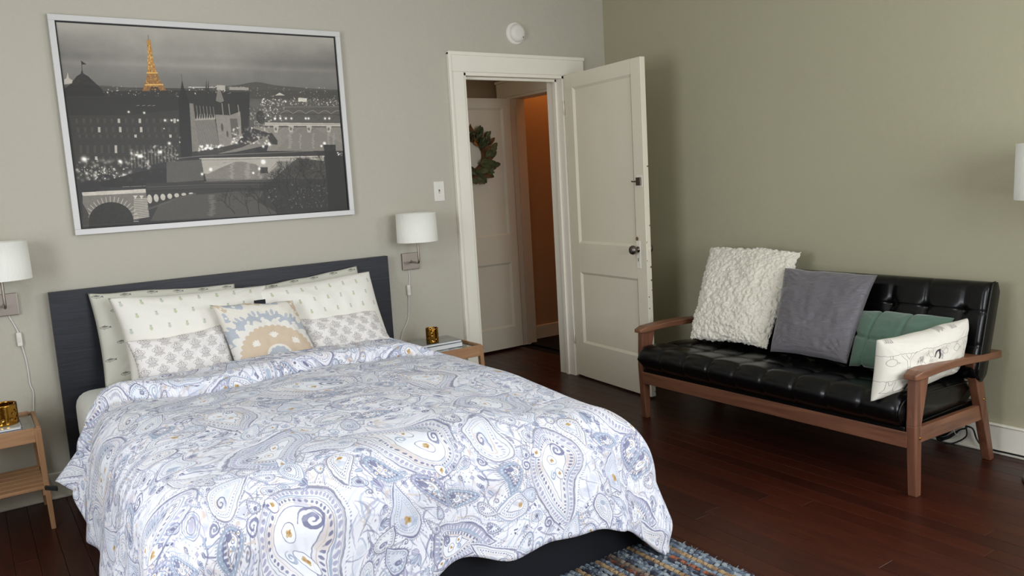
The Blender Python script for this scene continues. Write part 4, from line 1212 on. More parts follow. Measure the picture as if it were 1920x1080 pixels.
# ------------------------------------------------------------------ nightstands
def nightstand(loc, label):
    """local: origin at floor centre; 0.36 wide (x), 0.36 deep (y), 0.455 high"""
    t = thing('nightstand', loc, label, 'nightstand', 'beech nightstands with glass tops')
    P = lambda n, b, m, s=False: obj(n, b, m, t, smooth=s, local=True)
    w, d, H = .180, .18, .452
    for sx in (-1, 1):
        for sy in (-1, 1):
            b = NB()
            xo, xi = sx * w, sx * (w - .026); xb, xbi = sx * (w + .006), sx * (w - .012)
            yo, yi = sy * d, sy * (d - .030); yb, ybi = sy * (d + .004), sy * (d - .018)
            hexa(b, [(xb, yb, 0), (xbi, yb, 0), (xbi, ybi, 0), (xb, ybi, 0), (xo, yo, H - .004), (xi, yo, H - .004), (xi, yi, H - .004), (xo, yi, H - .004)], .003, 2)
            P('leg', b, M['oak_z'])
    for sy in (-1, 1):
        b = NB(); y0, y1 = sorted((sy * d, sy * (d - .016))); box(b, -w + .024, w - .024, y0, y1, H - .062, H, .002, 1); P('apron', b, M['oak'])
    for sx in (-1, 1):
        b = NB(); x0, x1 = sorted((sx * w, sx * (w - .016))); box(b, x0, x1, -d + .02, d - .02, H - .055, H, .002, 1); P('apron', b, M['oak_y'])
    b = NB(); box(b, -w + .017, w - .017, -d + .017, d - .017, H - .016, H - .010); P('glass_top', b, M['glass'])
    for k in range(6):
        y = -d + .012 + k * .060
        b = NB(); box(b, -w + .012, w - .012, y, y + .046, .178, .192, .002, 1); P('shelf_slat', b, M['oak'])
    for sx in (-1, 1):
        b = NB(); x0, x1 = sorted((sx * (w - .006), sx * (w - .024))); box(b, x0, x1, -d + .01, d - .01, .150, .178, .002, 1); P('shelf_rail', b, M['oak_y'])
    return t
NR = (-1.610, -.285); NL = (-3.811, -.235)
nightstand((NR[0], NR[1], 0), 'beech nightstand right of the bed beside the doorway, mostly behind the duvet')
nightstand((NL[0], NL[1], 0), 'beech nightstand with slatted shelf left of the bed at the picture edge')

def book(name, x0, x1, y0, y1, z0, h, cover, label, cat='book', group=None, rot=0):
    cx, cy = (x0 + x1) / 2, (y0 + y1) / 2
    t = thing(name, (cx, cy, z0), label, cat, group); t.rotation_euler = (0, 0, rot)
    w, d = (x1 - x0) / 2, (y1 - y0) / 2; c = .0022
    b = NB(); box(b, -w + .004, w - .003, -d + .003, d - .003, c, h - c); obj('page_block', b, M['page'], t, local=True)
    b = NB(); box(b, -w, w, -d, d, 0, c, .0006, 1); box(b, -w, w, -d, d, h - c, h, .0006, 1); box(b, -w, -w + c, -d, d, c, h - c)
    obj('book_cover', b, cover, t, local=True)
    return t
zt = .4425
book('book', -1.765, -1.505, -.365, -.180, zt, .027, M['cover_grey'], 'thick white-paged book at the bottom of the stack right of the bed', rot=-.02)
book('book', -1.770, -1.508, -.362, -.178, zt + .0275, .014, M['cover_grey'], 'thin grey-covered book on top of the stack right of the bed', rot=-.05)
book('book', -3.955, -3.695, -.385, -.190, zt, .010, M['cover_blue'], 'grey-blue magazine under the white one on the left nightstand', 'magazine', rot=-.01)
book('book', -3.960, -3.700, -.385, -.180, zt + .0105, .010, M['cover_pale'], 'glossy white magazine under the brass cup on the left nightstand', 'magazine', rot=.01)

def brass_cup(x, y, z, R, h, label):
    t = thing('candle_holder', (x, y, z), label, 'candle holder', 'pierced brass candle holders')
    b = NB(); n = 48; rows = 15
    grid = [[(R * math.cos(2 * PI * k / n), R * math.sin(2 * PI * k / n), h * j / rows) for k in range(n)] for j in range(rows + 1)]
    V = [[b.verts.new(p) for p in row] for row in grid]
    rr = random.Random(int(abs(x) * 100))
    holes = set()
    for _ in range(34): holes.add((rr.randrange(2, rows - 1), rr.randrange(n)))
    for j in range(rows):
        for k in range(n):
            if (j, k) in holes: continue
            b.faces.new((V[j][k], V[j][(k + 1) % n], V[j + 1][(k + 1) % n], V[j + 1][k]))
    bot = b.faces.new(list(reversed(V[0])))
    o = obj('cup_wall', b, M['brass'], t, True, local=True)
    md = o.modifiers.new('thickness', 'SOLIDIFY'); md.thickness = .0014
    b = NB(); lathe(b, [(0, .003), (R * .7, .003), (R * .7, .02), (0, .02)], 24, 'z'); obj('tealight', b, mat('candle_wax', (225, 215, 195), .5), t, True, local=True)
    return t
brass_cup(-1.672, -.310, zt + .0420, .036, .084, 'pierced brass candle cup on the books right of the bed')
brass_cup(-3.752, -.285, zt + .0210, .052, .088, 'pierced brass candle cup on the magazines left of the bed')

# ------------------------------------------------------------------ bed
bed = thing('bed_frame', (-2.65, -1.1, 0), 'black-brown wooden bed frame with plain high headboard', 'bed')
bm = NB(); box(bm, -3.512, -1.790, -.058, -.022, .0, .982, .002, 2); obj('headboard', bm, M['stained'], bed)
bm = NB(); box(bm, -3.445, -1.865, -2.200, -2.165, .0, .370, .003, 2); obj('footboard', bm, mat('black_brown_foot', (24, 25, 31), .5, spec=.35), bed)
for (a, b_) in ((-3.445, -3.415), (-1.895, -1.865)):
    bm = NB(); box(bm, a, b_, -2.165, -.058, .06, .30, .002, 1); obj('side_rail', bm, M['black'], bed)
bm = NB(); box(bm, -3.425, -1.875, -2.160, -.062, .225, .245); obj('slatted_base', bm, M['oak'], bed)
# mattress
def puffy_box(name, x0, x1, y0, y1, z0, z1, r, m, label, cat):
    b = NB(); box(b, x0, x1, y0, y1, z0, z1, r, 6)
    o = obj(name, b, m, None, True)
    # put origin at base centre
    c = Vector(((x0 + x1) / 2, (y0 + y1) / 2, z0))
    for v in o.data.vertices: v.co -= c
    o.location = c
    return tag(o, label, cat)
puffy_box('mattress', -3.470, -1.935, -2.060, -.068, .246, .516, .090, M['sheet'], 'mattress under a plain off-white sheet, showing at the left head end', 'mattress')

# duvet
def sstep(a, b, x):
    t = max(0.0, min(1.0, (x - a) / (b - a))); return t * t * (3 - 2 * t)
pimg, PT = paisley_image()
M['duvet'] = print_mat('paisley_cotton', pimg, (1 / PT, 1 / PT), .85, bump=[(9, .6, .014), (32, .35, .004)], sheen=.1, spec=.2, warp=((3.6, .22), (11, .024), (55, .006)))

def build_duvet():
    x0, x1 = -3.325, -2.050       # flat core
    y1, y0 = -.50, -2.055
    N_u, N_v = 190, 190
    EL, ER, EF = .56, .62, .46
    uL, uR = x0 - EL, x1 + ER
    b = NB(); uvl = b.loops.layers.uv.new('UVMap')
    V = []; UV = []
    for j in range(N_v + 1):
        row = []; ruv = []
        for i in range(N_u + 1):
            u = uL + (uR - uL) * i / N_u
            ytop = y1 + .22 * sstep(-2.28, -1.98, u) - .30 * sstep(-3.24, -3.62, u) * 1.0
            v = ytop - (ytop - (y0 - EF)) * j / N_v
            ax = 0; sx = 0
            if u < x0: ax = (x0 - u) / EL; sx = -1
            elif u > x1: ax = (u - x1) / ER; sx = 1
            by = (y0 - v) / EF if v < y0 else 0
            cx = min(max(u, x0), x1); cy = max(v, y0)
            if ax > 0 or by > 0:
                q = max(ax, by)
                th = (PI / 4) * (by / ax) if ax >= by else PI / 2 - (PI / 4) * (ax / by)
            else: q = 0; th = 0
            # direction outwards
            dx = sx * math.cos(th); dy = -math.sin(th)
            side = math.cos(th) ** 2; foot = math.sin(th) ** 2; cor = math.sin(2 * th) ** 2
            # hem height by place along the edge
            headf = sstep(-1.0, -.80, v)        # turned-back band near the pillows
            if sx < 0:
                hz = .13 + .20 * headf - .02 * math.sin(v * 7)
            else:
                hz = .15
            hzf = .215 + .018 * math.sin(cx * 9.0 + 1.0) + .012 * math.sin(cx * 23) - .09 * math.exp(-((cx - x1) / .13) ** 2)
            hem = hz * side + hzf * foot - cor * (.17 if cx > -2.6 else .03)
            hem = max(hem, .012)
            R = (.215 if sx > 0 else .185) * side + .180 * foot + .085 * cor
            topz = .602 - .022 * sstep(-2.45, -2.06, u) - .035 * sstep(-1.35, -2.1, v) * sstep(-2.6, -2.0, u)
            total = PI * R / 2 + (topz - R - hem)
            s = q * total
            flare = (.08 if sx > 0 else .20) * side + .24 * foot + .30 * cor * (1 if cx > -2.6 else .6)
            if sx < 0: flare += .80 * headf * side
            if s < PI * R / 2:
                a = s / R; out = R * math.sin(a); dz = R * (1 - math.cos(a))
            else:
                k = s - PI * R / 2; out = R + flare * k * .8; dz = R + k
            # hanging folds
            per = cy * (1 if side > .5 else 0) + cx * (1 if side <= .5 else 0)
            fall = sstep(.25, 1.0, q)
            pc = (cy * side * 1.0 + cx * foot * 1.0) + (th * .22)
            fold = (math.sin(pc * 17 + 1.3 * math.sin(pc * 5)) * .016 + math.sin(pc * 31 + 2) * .007) * fall
            fold += foot * .018 * fall * math.sin(cx * 8 + 2)
            out += fold * (1 - .45 * foot) - .05 * sstep(.84, 1.0, q) * cor + .018 * foot
            X = cx + dx * out; Y = cy + dy * out; Z = topz - dz
            # billowy top
            pn = noise.noise(Vector((u * 2.1, v * 2.1, 3.0))) * .020 + noise.noise(Vector((u * 5.3, v * 4.3, 9.0))) * .010
            pn += noise.noise(Vector((u * 11, v * 9, 5.0))) * .0035
            crease_y = -.98 + .06 * math.sin((u + 3.4) * 1.5) + .17 * sstep(-3.0, -3.5, u) - .10 * sstep(-2.3, -1.9, u)
            d = v - crease_y                          # >0 towards the pillows
            lip = 0.0
            if d > 0: lip = .038 * math.exp(-((d - .075) / .075) ** 2) + .016 * sstep(0, .05, d)
            lip -= .012 * math.exp(-(d / .014) ** 2)
            if d < 0: lip -= .004 * math.exp(-((d + .06) / .05) ** 2)
            lip *= 1 - sstep(-2.15, -1.95, u)
            pn *= 1 - .5 * sstep(-2.15, -1.95, u)
            # soft ruck lines near the head
            pn += .006 * math.sin(v * 60 + 3 * noise.noise(Vector((u * 3, v * 2, 1)))) * sstep(-.75, -.5, v)
            # turned under at head edge
            hedge = sstep(.05, 0, ytop - v)
            nup = 1 - sstep(.0, .9, q)
            nout = sstep(.1, .6, q)
            Z += (pn + lip) * (nup * .9 + .1) - .035 * hedge * nup
            X += dx * (pn * .9 + lip * .8) * nout; Y += dy * pn * .9 * nout
            Y += lip * .25 * (1 if d > 0 else 0) * 0
            if Z < .006: Z = .006
            row.append(b.verts.new((X, Y, Z))); ruv.append((u, v))
        V.append(row); UV.append(ruv)
    for j in range(N_v):
        for i in range(N_u):
            f = b.faces.new((V[j][i], V[j + 1][i], V[j + 1][i + 1], V[j][i + 1]))
            q = ((j, i), (j + 1, i), (j + 1, i + 1), (j, i + 1))
            for lp, (jj, ii) in zip(f.loops, q): lp[uvl].uv = UV[jj][ii]
    c = Vector((-2.65, -1.25, .2))
    bmesh.ops.translate(b, verts=b.verts, vec=-c)
    o = obj('duvet', b, M['duvet'], None, True)
    o.location = c
    md = o.modifiers.new('thickness', 'SOLIDIFY'); md.thickness = .022; md.offset = -1
    return o
duvet = tag(build_duvet(), 'white duvet with blue-grey paisley print spread over the bed', 'duvet')
bm = NB(); hexa(bm, [(-3.665, -.800, .295), (-3.625, -.815, .285), (-3.622, -.80, .285), (-3.662, -.785, .295), (-3.665, -.800, .310), (-3.625, -.815, .302), (-3.622, -.80, .302), (-3.662, -.785, .310)], .001, 1)
obj('fabric_tag', bm, M['black_lip'], duvet, label='small black label on the hem')

# ------------------------------------------------------------------ pillows
def pillow(name, TL, TR, BR, BL, thick, m, label, size, cat='pillow', group=None, pinch=.05, n=44, seed=1, rag=0.0, uvo=(0, 0), wr=.006, power=.42, rmat=None, flat=.35, rot_uv=False, bulge_in=.25):
    """cushion spanned by four world corners (seen from its front); size = (w, h) in metres for the print"""
    TL, TR, BR, BL = map(Vector, (TL, TR, BR, BL))
    nrm = ((TR - BL).cross(TL - BR)).normalized()
    nrm = nrm if nrm.dot(Vector((-1, -1.2, .3))) > 0 else -nrm
    b = NB(); uvl = b.loops.layers.uv.new('UVMap')
    c = (TL + TR + BR + BL) / 4
    F = []; B = []; UV = []
    for j in range(n + 1):
        rf, rb, ru = [], [], []
        for i in range(n + 1):
            s, t = i / n, j / n
            # spread samples to the rim
            a = -math.cos(PI * s) * .35 + (2 * s - 1) * .65; e = -math.cos(PI * t) * .35 + (2 * t - 1) * .65
            pa = a * (1 - pinch * (1 - a * a) * 0 - pinch * (1 - e * e)); pe = e * (1 - pinch * (1 - a * a))
            S_, T_ = (pa + 1) / 2, (pe + 1) / 2
            p = (BL * (1 - S_) + BR * S_) * (1 - T_) + (TL * (1 - S_) + TR * S_) * T_
            prof = max(0.0, (1 - abs(a) ** 2.6) * (1 - abs(e) ** 2.6)) ** power
            edge = 1 - max(abs(a), abs(e)) ** 8
            p = p + Vector((0, 0, 1)) * (.010 * noise.noise(Vector((a * 1.8, seed * 2.0, e * 1.8))) * abs(e)) 
            nz = noise.noise(Vector((a * 2.2 + seed, e * 2.2, seed * 3.1))) * wr * 2 + noise.noise(Vector((a * 7 + seed, e * 5, seed))) * wr
            # radiating tension wrinkles from the corners
            cr = 0
            for (ca, ce) in ((-1, -1), (1, -1), (1, 1), (-1, 1)):
                dd = math.hypot(a - ca, e - ce); an = math.atan2(e - ce, a - ca)
                cr += math.sin(an * 22 + seed) * wr * 1.2 * math.exp(-(dd / .45) ** 2)
            h = thick * (prof * .5) + (nz + cr) * edge * prof
            rr = rag * noise.noise(Vector((a * 30, e * 30, seed)))
            front = p + nrm * (h + rr * edge)
            back = p - nrm * (thick * prof * .5 * bulge_in)
            rf.append(b.verts.new(front))
            rb.append(b.verts.new(back) if 0 < i < n and 0 < j < n else rf[-1])
            ru.append(((a + 1) / 2 * size[0] + uvo[0], (e + 1) / 2 * size[1] + uvo[1]))
        F.append(rf); B.append(rb); UV.append(ru)
    for j in range(n):
        for i in range(n):
            q = ((j, i), (j, i + 1), (j + 1, i + 1), (j + 1, i))
            f = b.faces.new([F[y][x] for y, x in q])
            for lp, (y, x) in zip(f.loops, q): lp[uvl].uv = UV[y][x]
            vs = [B[y][x] for y, x in reversed(q)]
            f2 = b.faces.new(vs)
            for lp, (y, x) in zip(f2.loops, reversed(q)): lp[uvl].uv = UV[y][x]
            f2.material_index = 1 if rmat else 0
    bmesh.ops.recalc_face_normals(b, faces=b.faces)
    base = (BL + BR) / 2
    bmesh.ops.translate(b, verts=b.verts, vec=-base)
    o = obj(name, b, [m, rmat] if rmat else m, None, True)
    o.location = base
    tag(o, label, cat, group)
    return o

fishm = print_mat('khaki_fish_cotton', fish_image(), (1 / .12, 1 / .16), .9, bump=[(16, .5, .006)])
pinem = print_mat('pineapple_cotton', pineapple_image(), (1 / .16, 1 / .15), .9, bump=[(16, .45, .006)])
dimg, dw_, dh_ = damask_image()
damm = print_mat('ogee_cotton', dimg, (1 / dw_, 1 / dh_), .9, bump=[(20, .3, .004)])
suzm = print_mat('medallion_linen', suzani_image(), (1 / .46, 1 / .46), .9, bump=[(20, .3, .004), (400, .25, .0005)])
doom = print_mat('doodle_cotton', doodle_image(), (1 / .34, 1 / .26), .85, bump=[(24, .3, .004)])
khaki = mat('khaki_cotton', (196, 194, 176), .9, bump=(20, .4, .005))
MT = .530
PG1 = 'khaki fish print sham pillows'; PG2 = 'white pineapple print pillows'; PG3 = 'grey ogee print lumbar pillows'
pillow('pillow', (-3.355, -.085, .965), (-2.68, -.085, .925), (-2.69, -.20, MT), (-3.345, -.20, MT), .13, fishm, 'khaki fish print pillow against the left half of the headboard', (.68, .46), group=PG1, seed=2, pinch=.035)
pillow('pillow', (-2.640, -.085, .900), (-2.000, -.085, .945), (-1.955, -.20, MT), (-2.64, -.20, MT), .13, fishm, 'khaki fish print pillow against the right half of the headboard, nearly hidden', (.68, .46), group=PG1, seed=5, pinch=.035)
pillow('pillow', (-3.290, -.215, .938), (-2.545, -.175, .915), (-2.60, -.34, MT + .004), (-3.255, -.35, MT + .004), .20, pinem, 'white pineapple print pillow standing left, behind the grey ogee one', (.68, .46), group=PG2, seed=3, pinch=.055, rmat=khaki)
pillow('pillow', (-2.640, -.190, .893), (-1.985, -.215, .925), (-1.945, -.33, MT + .004), (-2.59, -.34, MT + .004), .20, pinem, 'white pineapple print pillow standing right, nearest the doorway', (.68, .46), group=PG2, seed=7, pinch=.05, uvo=(.03, .02), rmat=khaki)
pillow('pillow', (-3.262, -.385, .750), (-2.800, -.350, .765), (-2.80, -.445, MT + .006), (-3.245, -.465, MT + .006), .115, damm, 'grey and white ogee print lumbar pillow at the left', (.50, .27), group=PG3, seed=4, pinch=.075)
pillow('pillow', (-2.475, -.350, .740), (-2.020, -.330, .725), (-1.965, -.425, MT + .006), (-2.43, -.440, MT + .006), .115, damm, 'grey and white ogee print lumbar pillow at the right', (.50, .27), group=PG3, seed=6, pinch=.075, uvo=(.02, .0))
sq = pillow('pillow', (-2.880, -.385, .872), (-2.485, -.375, .838), (-2.405, -.480, MT + .004), (-2.815, -.490, MT + .004), .13, suzm, 'square cream pillow with beige and blue medallion in the middle of the bed', (.46, .46), group=None, seed=8, pinch=.045)
bm = NB(); box(bm, -2.678, -2.622, -.384, -.379, .843, .865, .001, 1); obj('fabric_tag', bm, mat('black_ribbon', (26, 28, 36), .8), sq, label='small black ribbon label on the top seam')

# ------------------------------------------------------------------ sofa
sofa = thing('sofa', (-.43, -1.85, 0), 'black tufted leatherette sofa with walnut frame against the right wall', 'sofa')
def sobj(n, b, m, s=False, label=None): return obj(n, b, m, sofa, smooth=s, label=label)
YL0, YL1 = -1.040, -1.076      # left side frame
YR0, YR1 = -2.587, -2.624      # right side frame
for (ya, yb) in ((YL1, YL0), (YR1, YR0)):
    bm = NB(); hexa(bm, [(-.757, ya, 0), (-.722, ya, 0), (-.722, yb, 0), (-.757, yb, 0), (-.775, ya, .30), (-.722, ya, .30), (-.722, yb, .30), (-.775, yb, .30)], .004, 2)
    hexa(bm, [(-.775, ya, .298), (-.722, ya, .298), (-.722, yb, .298), (-.775, yb, .298), (-.765, ya, .492), (-.668, ya, .497), (-.668, yb, .497), (-.765, yb, .492)], .004, 2)
    sobj('front_leg', bm, M['walnut_z'])
    bm = NB(); hexa(bm, [(-.135, ya, 0), (-.096, ya, 0), (-.096, yb, 0), (-.135, yb, 0), (-.310, ya, .480), (-.240, ya, .480), (-.240, yb, .480), (-.310, yb, .480)], .004, 2)
    sobj('rear_leg', bm, M['walnut_z'])
    bm = NB(); hexa(bm, [(-.725, ya + .006, .222), (-.20, ya + .006, .205), (-.20, yb - .006, .205), (-.725, yb - .006, .222), (-.725, ya + .006, .288), (-.23, ya + .006, .275), (-.23, yb - .006, .275), (-.725, yb - .006, .288)], .003, 2)
    sobj('side_rail', bm, M['walnut_x'])
    # arm rest: shaped board, thicker at front
    mid = (ya + yb) / 2; b = NB(); prof = []
    n = 16; rows = []
    for k in range(n + 1):
        t = k / n; X = -.785 + t * .71
        zt_ = .522 + .010 * math.sin(PI * min(1, t * 1.3)) - .022 * t * t; th = .034 - .004 * math.sin(PI * t)
        if k == 0: zt_ -= .010; th = .020
        hw = .030 + .010 * math.sin(PI * (t * .9 + .05)) 
        if k == 0: hw = .026
        rows.append([b.verts.new((X, mid - hw, zt_ - th)), b.verts.new((X, mid + hw, zt_ - th)), b.verts.new((X, mid + hw, zt_)), b.verts.new((X, mid - hw, zt_))])
    for r0, r1 in zip(rows[:-1], rows[1:]):
        for k in range(4): b.faces.new((r0[k], r0[(k + 1) % 4], r1[(k + 1) % 4], r1[k]))
    b.faces.new(list(reversed(rows[0]))); b.faces.new(rows[-1])
    bmesh.ops.recalc_face_normals(b, faces=b.faces)
    o = sobj('armrest', b, M['walnut_x'])
    md = o.modifiers.new('soft edge', 'BEVEL'); md.width = .005; md.segments = 3; md.limit_method = 'ANGLE'
    for (X, Z, Yf) in ((-.735, .245, ya), (-.205, .300, ya), (-.105, .492, ya)):
        bm = NB(); lathe(bm, [(0, -.003), (.004, -.003), (.006, -.001), (.006, .001)], 14, 'y', (X, Yf - (.012 if Z > .45 else 0), Z)); sobj('bolt_cap', bm, M['brass'], True)
bm = NB(); box(bm, -.775, -.748, YR0 - .004, YL1 + .004, .205, .272, .003, 2); sobj('front_rail', bm, M['walnut'])
bm = NB(); box(bm, -.215, -.190, YR0 - .004, YL1 + .004, .200, .262, .003, 2); sobj('back_rail', bm, M['walnut'])
bm = NB(); box(bm, -.772, -.20, YR0 + .006, YL1 - .006, .262, .290, .004, 2); sobj('seat_deck', bm, M['leather'])
for y in (-1.45, -1.83, -2.21):
    bm = NB(); box(bm, -.748, -.215, y - .03, y + .03, .235, .255); sobj('cross_slat', bm, M['walnut_x'])

def tufted(name, O, U, V, Wn, lu, lv, th, cu, cv_, rnd, m, dep, nu=168, nv=64, side_seam=True):
    """padded slab: origin O, u along length, v across, Wn = outward normal of the padded face; tuft grid cu x cv_"""
    O, U, V, Wn = map(Vector, (O, U, V, Wn))
    b = NB()
    def prof(a, e):
        """a,e in 0..1 -> height of padded face"""
        du = a * lu; dv = e * lv
        fu = (a * cu) % 1.0; fv = (e * cv_) % 1.0
        pu = abs(math.sin(PI * fu)); pv = abs(math.sin(PI * fv))
        seam_u = math.exp(-(min(fu, 1 - fu) * lu / cu / .006) ** 2)
        seam_v = math.exp(-(min(fv, 1 - fv) * lv / cv_ / .006) ** 2)
        inner = 1.0
        if e < .5 / cv_ * .6 or e > 1 - .5 / cv_ * .6: seam_v *= 0
        h = dep * (1 - (1 - pu ** .4) * .75 - (1 - pv ** .4) * .55) - (seam_u * .004 + seam_v * .004)
        # buttons at crossings
        bu = min(fu, 1 - fu) * lu / cu; bv = min(fv, 1 - fv) * lv / cv_
        if 0 < round(a * cu) < cu and 0 < round(e * cv_) < cv_:
            h -= .012 * math.exp(-((bu / .022) ** 2 + (bv / .022) ** 2))
        return h
    r = th * .48
    # rolled cross section: path round the slab in (v, w)
    path = []
    na = 9
    for k in range(nv + 1): path.append((k / nv, 'top'))
    sect = []
    for k in range(nv + 1):
        e = k / nv; sect.append(('t', e))
    rings = []
    us = [i / nu for i in range(nu + 1)]
    for a in us:
        ring = []
        endf = min(a, 1 - a) * lu
        ef = 1 - max(0, 1 - endf / rnd) ** 2.5 * 1.0     # rounding at slab ends
        shrink = (1 - ef) * .5
        # front roll (v=0 side), top, back roll, bottom
        K = []
        for k in range(na + 1):
            f = -PI / 2 + PI * k / na if False else (PI + (PI / 2) * 0)
        # top surface points
        for k in range(nv + 1):
            e = k / nv
            dv = e * lv
            # distance to front/back edges for rounding
            ed = min(dv, lv - dv)
            drop = 0
            if ed < r: drop = r - math.sqrt(max(0, r * r - (r - ed) ** 2))
            w = th - drop + prof(a, e) * (1 if ed > r * .9 else .35 + .65 * ed / (r * .9))
            w = th / 2 + (w - th / 2) * (1 - shrink)
            ring.append((dv, w))
        for k in range(nv // 2, -1, -1) if False else range(0):
            pass
        # bottom
        bot = []
        for k in range(13):
            e = 1 - k / 12; dv = e * lv; ed = min(dv, lv - dv)
            drop = r - math.sqrt(max(0, r * r - (r - ed) ** 2)) if ed < r else 0
            w = drop; w = th / 2 + (w - th / 2) * (1 - shrink)
            bot.append((dv, w))
        fu = (a * cu) % 1.0; sm = math.exp(-(min(fu, 1 - fu) * lu / cu / .008) ** 2)
        pu = 1 - abs(math.sin(PI * fu)) ** .5
        # puff of the front roll between seams
        pts = []
        for (dv, w) in ring + bot[1:-1]:
            q = 0
            if dv < r: q = (1 - dv / r)
            pts.append((dv - q * (.010 - .010 * pu - .004 * sm) * (1 if side_seam else .4), w))
        rings.append([b.verts.new(O + U * (a * lu) + V * dv + Wn * w) for dv, w in pts])
    L_ = len(rings[0])
    for r0, r1 in zip(rings[:-1], rings[1:]):
        for k in range(L_):
            b.faces.new((r0[k], r0[(k + 1) % L_], r1[(k + 1) % L_], r1[k]))
    b.faces.new(list(reversed(rings[0]))); b.faces.new(rings[-1])
    bmesh.ops.recalc_face_normals(b, faces=b.faces)
    return sobj(name, b, m, True)
# seat: length along -y, depth along +x, padded face up (slopes down to the rear a little)
seatV = Vector((1, 0, -.045)).normalized()
seat = tufted('seat_cushion', (-.825, -1.082, .288), (0, -1, 0), seatV, Vector((.045, 0, 1)).normalized(), 1.500, .60, .125, 9, 3, .03, M['leather'], .020)
# back: padded face towards -x, leaning
bv = Vector((.125, 0, .415)).normalized(); bw = Vector((-.415, 0, .125)).normalized()
back = tufted('back_cushion', (-.195, -1.045, .375), (0, -1, 0), bv, bw, 1.592, .438, .118, 9.6, 3, .025, M['leather'], .011, side_seam=False)
def piping(pts, name='piping', par=None):
    b = NB(); tube(b, spline(pts, 6), .0035, 8)
    return obj(name, b, M['leather'], par, True)
O = Vector((-.195, -2.637, .375))
for w in (.112,):
    piping([O + bv * .02 + bw * w, O + bv * .2 + bw * w, O + bv * .405 + bw * (w * .96 + .002), O + bv * .435 + bw * (.059 + (w - .059) * .5), ], par=back)
O2 = Vector((-.825, -2.582, .288)); sw_ = Vector((.045, 0, 1)).normalized()
piping([O2 + seatV * .02 + sw_ * .03, O2 + seatV * .004 + sw_ * .062, O2 + seatV * .02 + sw_ * .10, O2 + seatV * .08 + sw_ * .122, O2 + seatV * .3 + sw_ * .122, O2 + seatV * .55 + sw_ * .122], par=seat)

# sofa cushions
furm = mat('cream_rosette_fur', (226, 220, 204), .95, bump=(46, 1.0, .014), sheen=.5, vary=(11, .05))
satin = mat('grey_satin', (100, 96, 100), .38, bump=(26, .9, .012), sheen=.3, spec=.45, stretch=(.6, .6, 2.4))
greenm = mat('green_velour', (72, 98, 80), .72, bump=(30, .25, .003), sheen=.35)
def push(o, fn):
    """move every vertex along its own normal by fn(local position)"""
    me = o.data; n = len(me.vertices)
    co = np.empty(n * 3); no = np.empty(n * 3)
    me.vertices.foreach_get('co', co); me.vertices.foreach_get('normal', no)
    co = co.reshape(-1, 3); no = no.reshape(-1, 3)
    h = np.array([fn(Vector(p)) for p in co])
    me.vertices.foreach_set('co', (co + no * h[:, None]).ravel()); me.update()
def displace_fur(o):
    def f(p):
        r = 0.0
        # rosettes: little smooth domes ringed by curly ridges
        d = noise.voronoi(p * 15)[0][0]
        r += .007 * math.exp(-((d - .46) / .12) ** 2)
        return r + noise.noise(p * 70) * .005 * (.5 + d) + noise.noise(p * 150) * .0045 * (.5 + d) + abs(noise.noise(p * 38)) * .006
    push(o, f)
w_ = pillow('cushion', (-.150, -1.045, .915), (-.155, -1.672, .912), (-.480, -1.690, .440), (-.520, -1.200, .436), .15, furm, 'big cream rosette fur cushion at the left end of the sofa', (.6, .6), 'cushion', pinch=.02, n=170, seed=9, wr=.005)
displace_fur(w_)
pillow('cushion', (-.270, -1.649, .836), (-.255, -2.156, .830), (-.560, -2.190, .450), (-.565, -1.775, .452), .13, satin, 'dark grey satin cushion in the middle of the sofa', (.5, .5), 'cushion', pinch=.05, n=80, seed=12, wr=.007)
g_ = pillow('cushion', (-.345, -2.120, .668), (-.315, -2.545, .668), (-.545, -2.56, .440), (-.535, -2.185, .440), .13, greenm, 'dark green quilted cushion behind the white lumbar one on the sofa', (.45, .3), 'cushion', pinch=.04, n=70, seed=14, wr=.003)
# stitched cross creases of the green cushion
gl = Vector(g_.location)
push(g_, lambda p: -.010 * math.exp(-((p.y + gl.y + 2.245) / .008) ** 2) - .010 * math.exp(-((p.y + gl.y + 2.39) / .008) ** 2) - .010 * math.exp(-((p.z + gl.z - .575) / .008) ** 2))
pillow('cushion', (-.757, -2.450, .628), (-.310, -2.598, .676), (-.330, -2.560, .435), (-.850, -2.480, .392), .17, doom, 'white lumbar cushion with black line doodles leaning on the right armrest', (.50, .27), 'cushion', pinch=.035, bulge_in=.45, n=60, seed=16, uvo=(.0, .02))

# ------------------------------------------------------------------ cords by the baseboard
bm = NB(); rr = random.Random(6)
def loop(cx, cz, rx, rz, a, y, n=16): return [(-.040 - .012 * math.sin(k), y(k / n) if callable(y) else y, 0) for k in range(n)]
base = Vector((-.05, -2.415, 0))
for k in range(7):
    s = rr.uniform(.8, 1.1); o_ = rr.uniform(-.012, .012)
    pts = [(-.05 + o_, -2.455, .105), (-.045 + o_, -2.43, .10), (-.055 + o_, -2.385, .055 * s), (-.05 - o_, -2.345 + .01 * k % .02, .022 + .004 * k), (-.065 + o_, -2.37, .014 + .003 * k), (-.06, -2.41, .05 * s), (-.05, -2.45, .085), (-.045 - o_, -2.475, .098), (-.05 + o_, -2.470, .12), (-.05 + o_, -2.455, .105)]
    tube(bm, spline(pts, 5), .0032, 7)
cord = obj('power_cord_bundle', bm, M['cable_black'], None, True)
tag(cord, 'black power cord tied in a bundle under the sofa end', 'cord')
bm = NB(); tube(bm, spline([(-.05, -2.475, .11), (-.05, -2.478, .06), (-.06, -2.43, .018), (-.07, -2.385, .005)], 8), .0034, 8); obj('loose_loop', bm, M['cable_black'], cord, True)
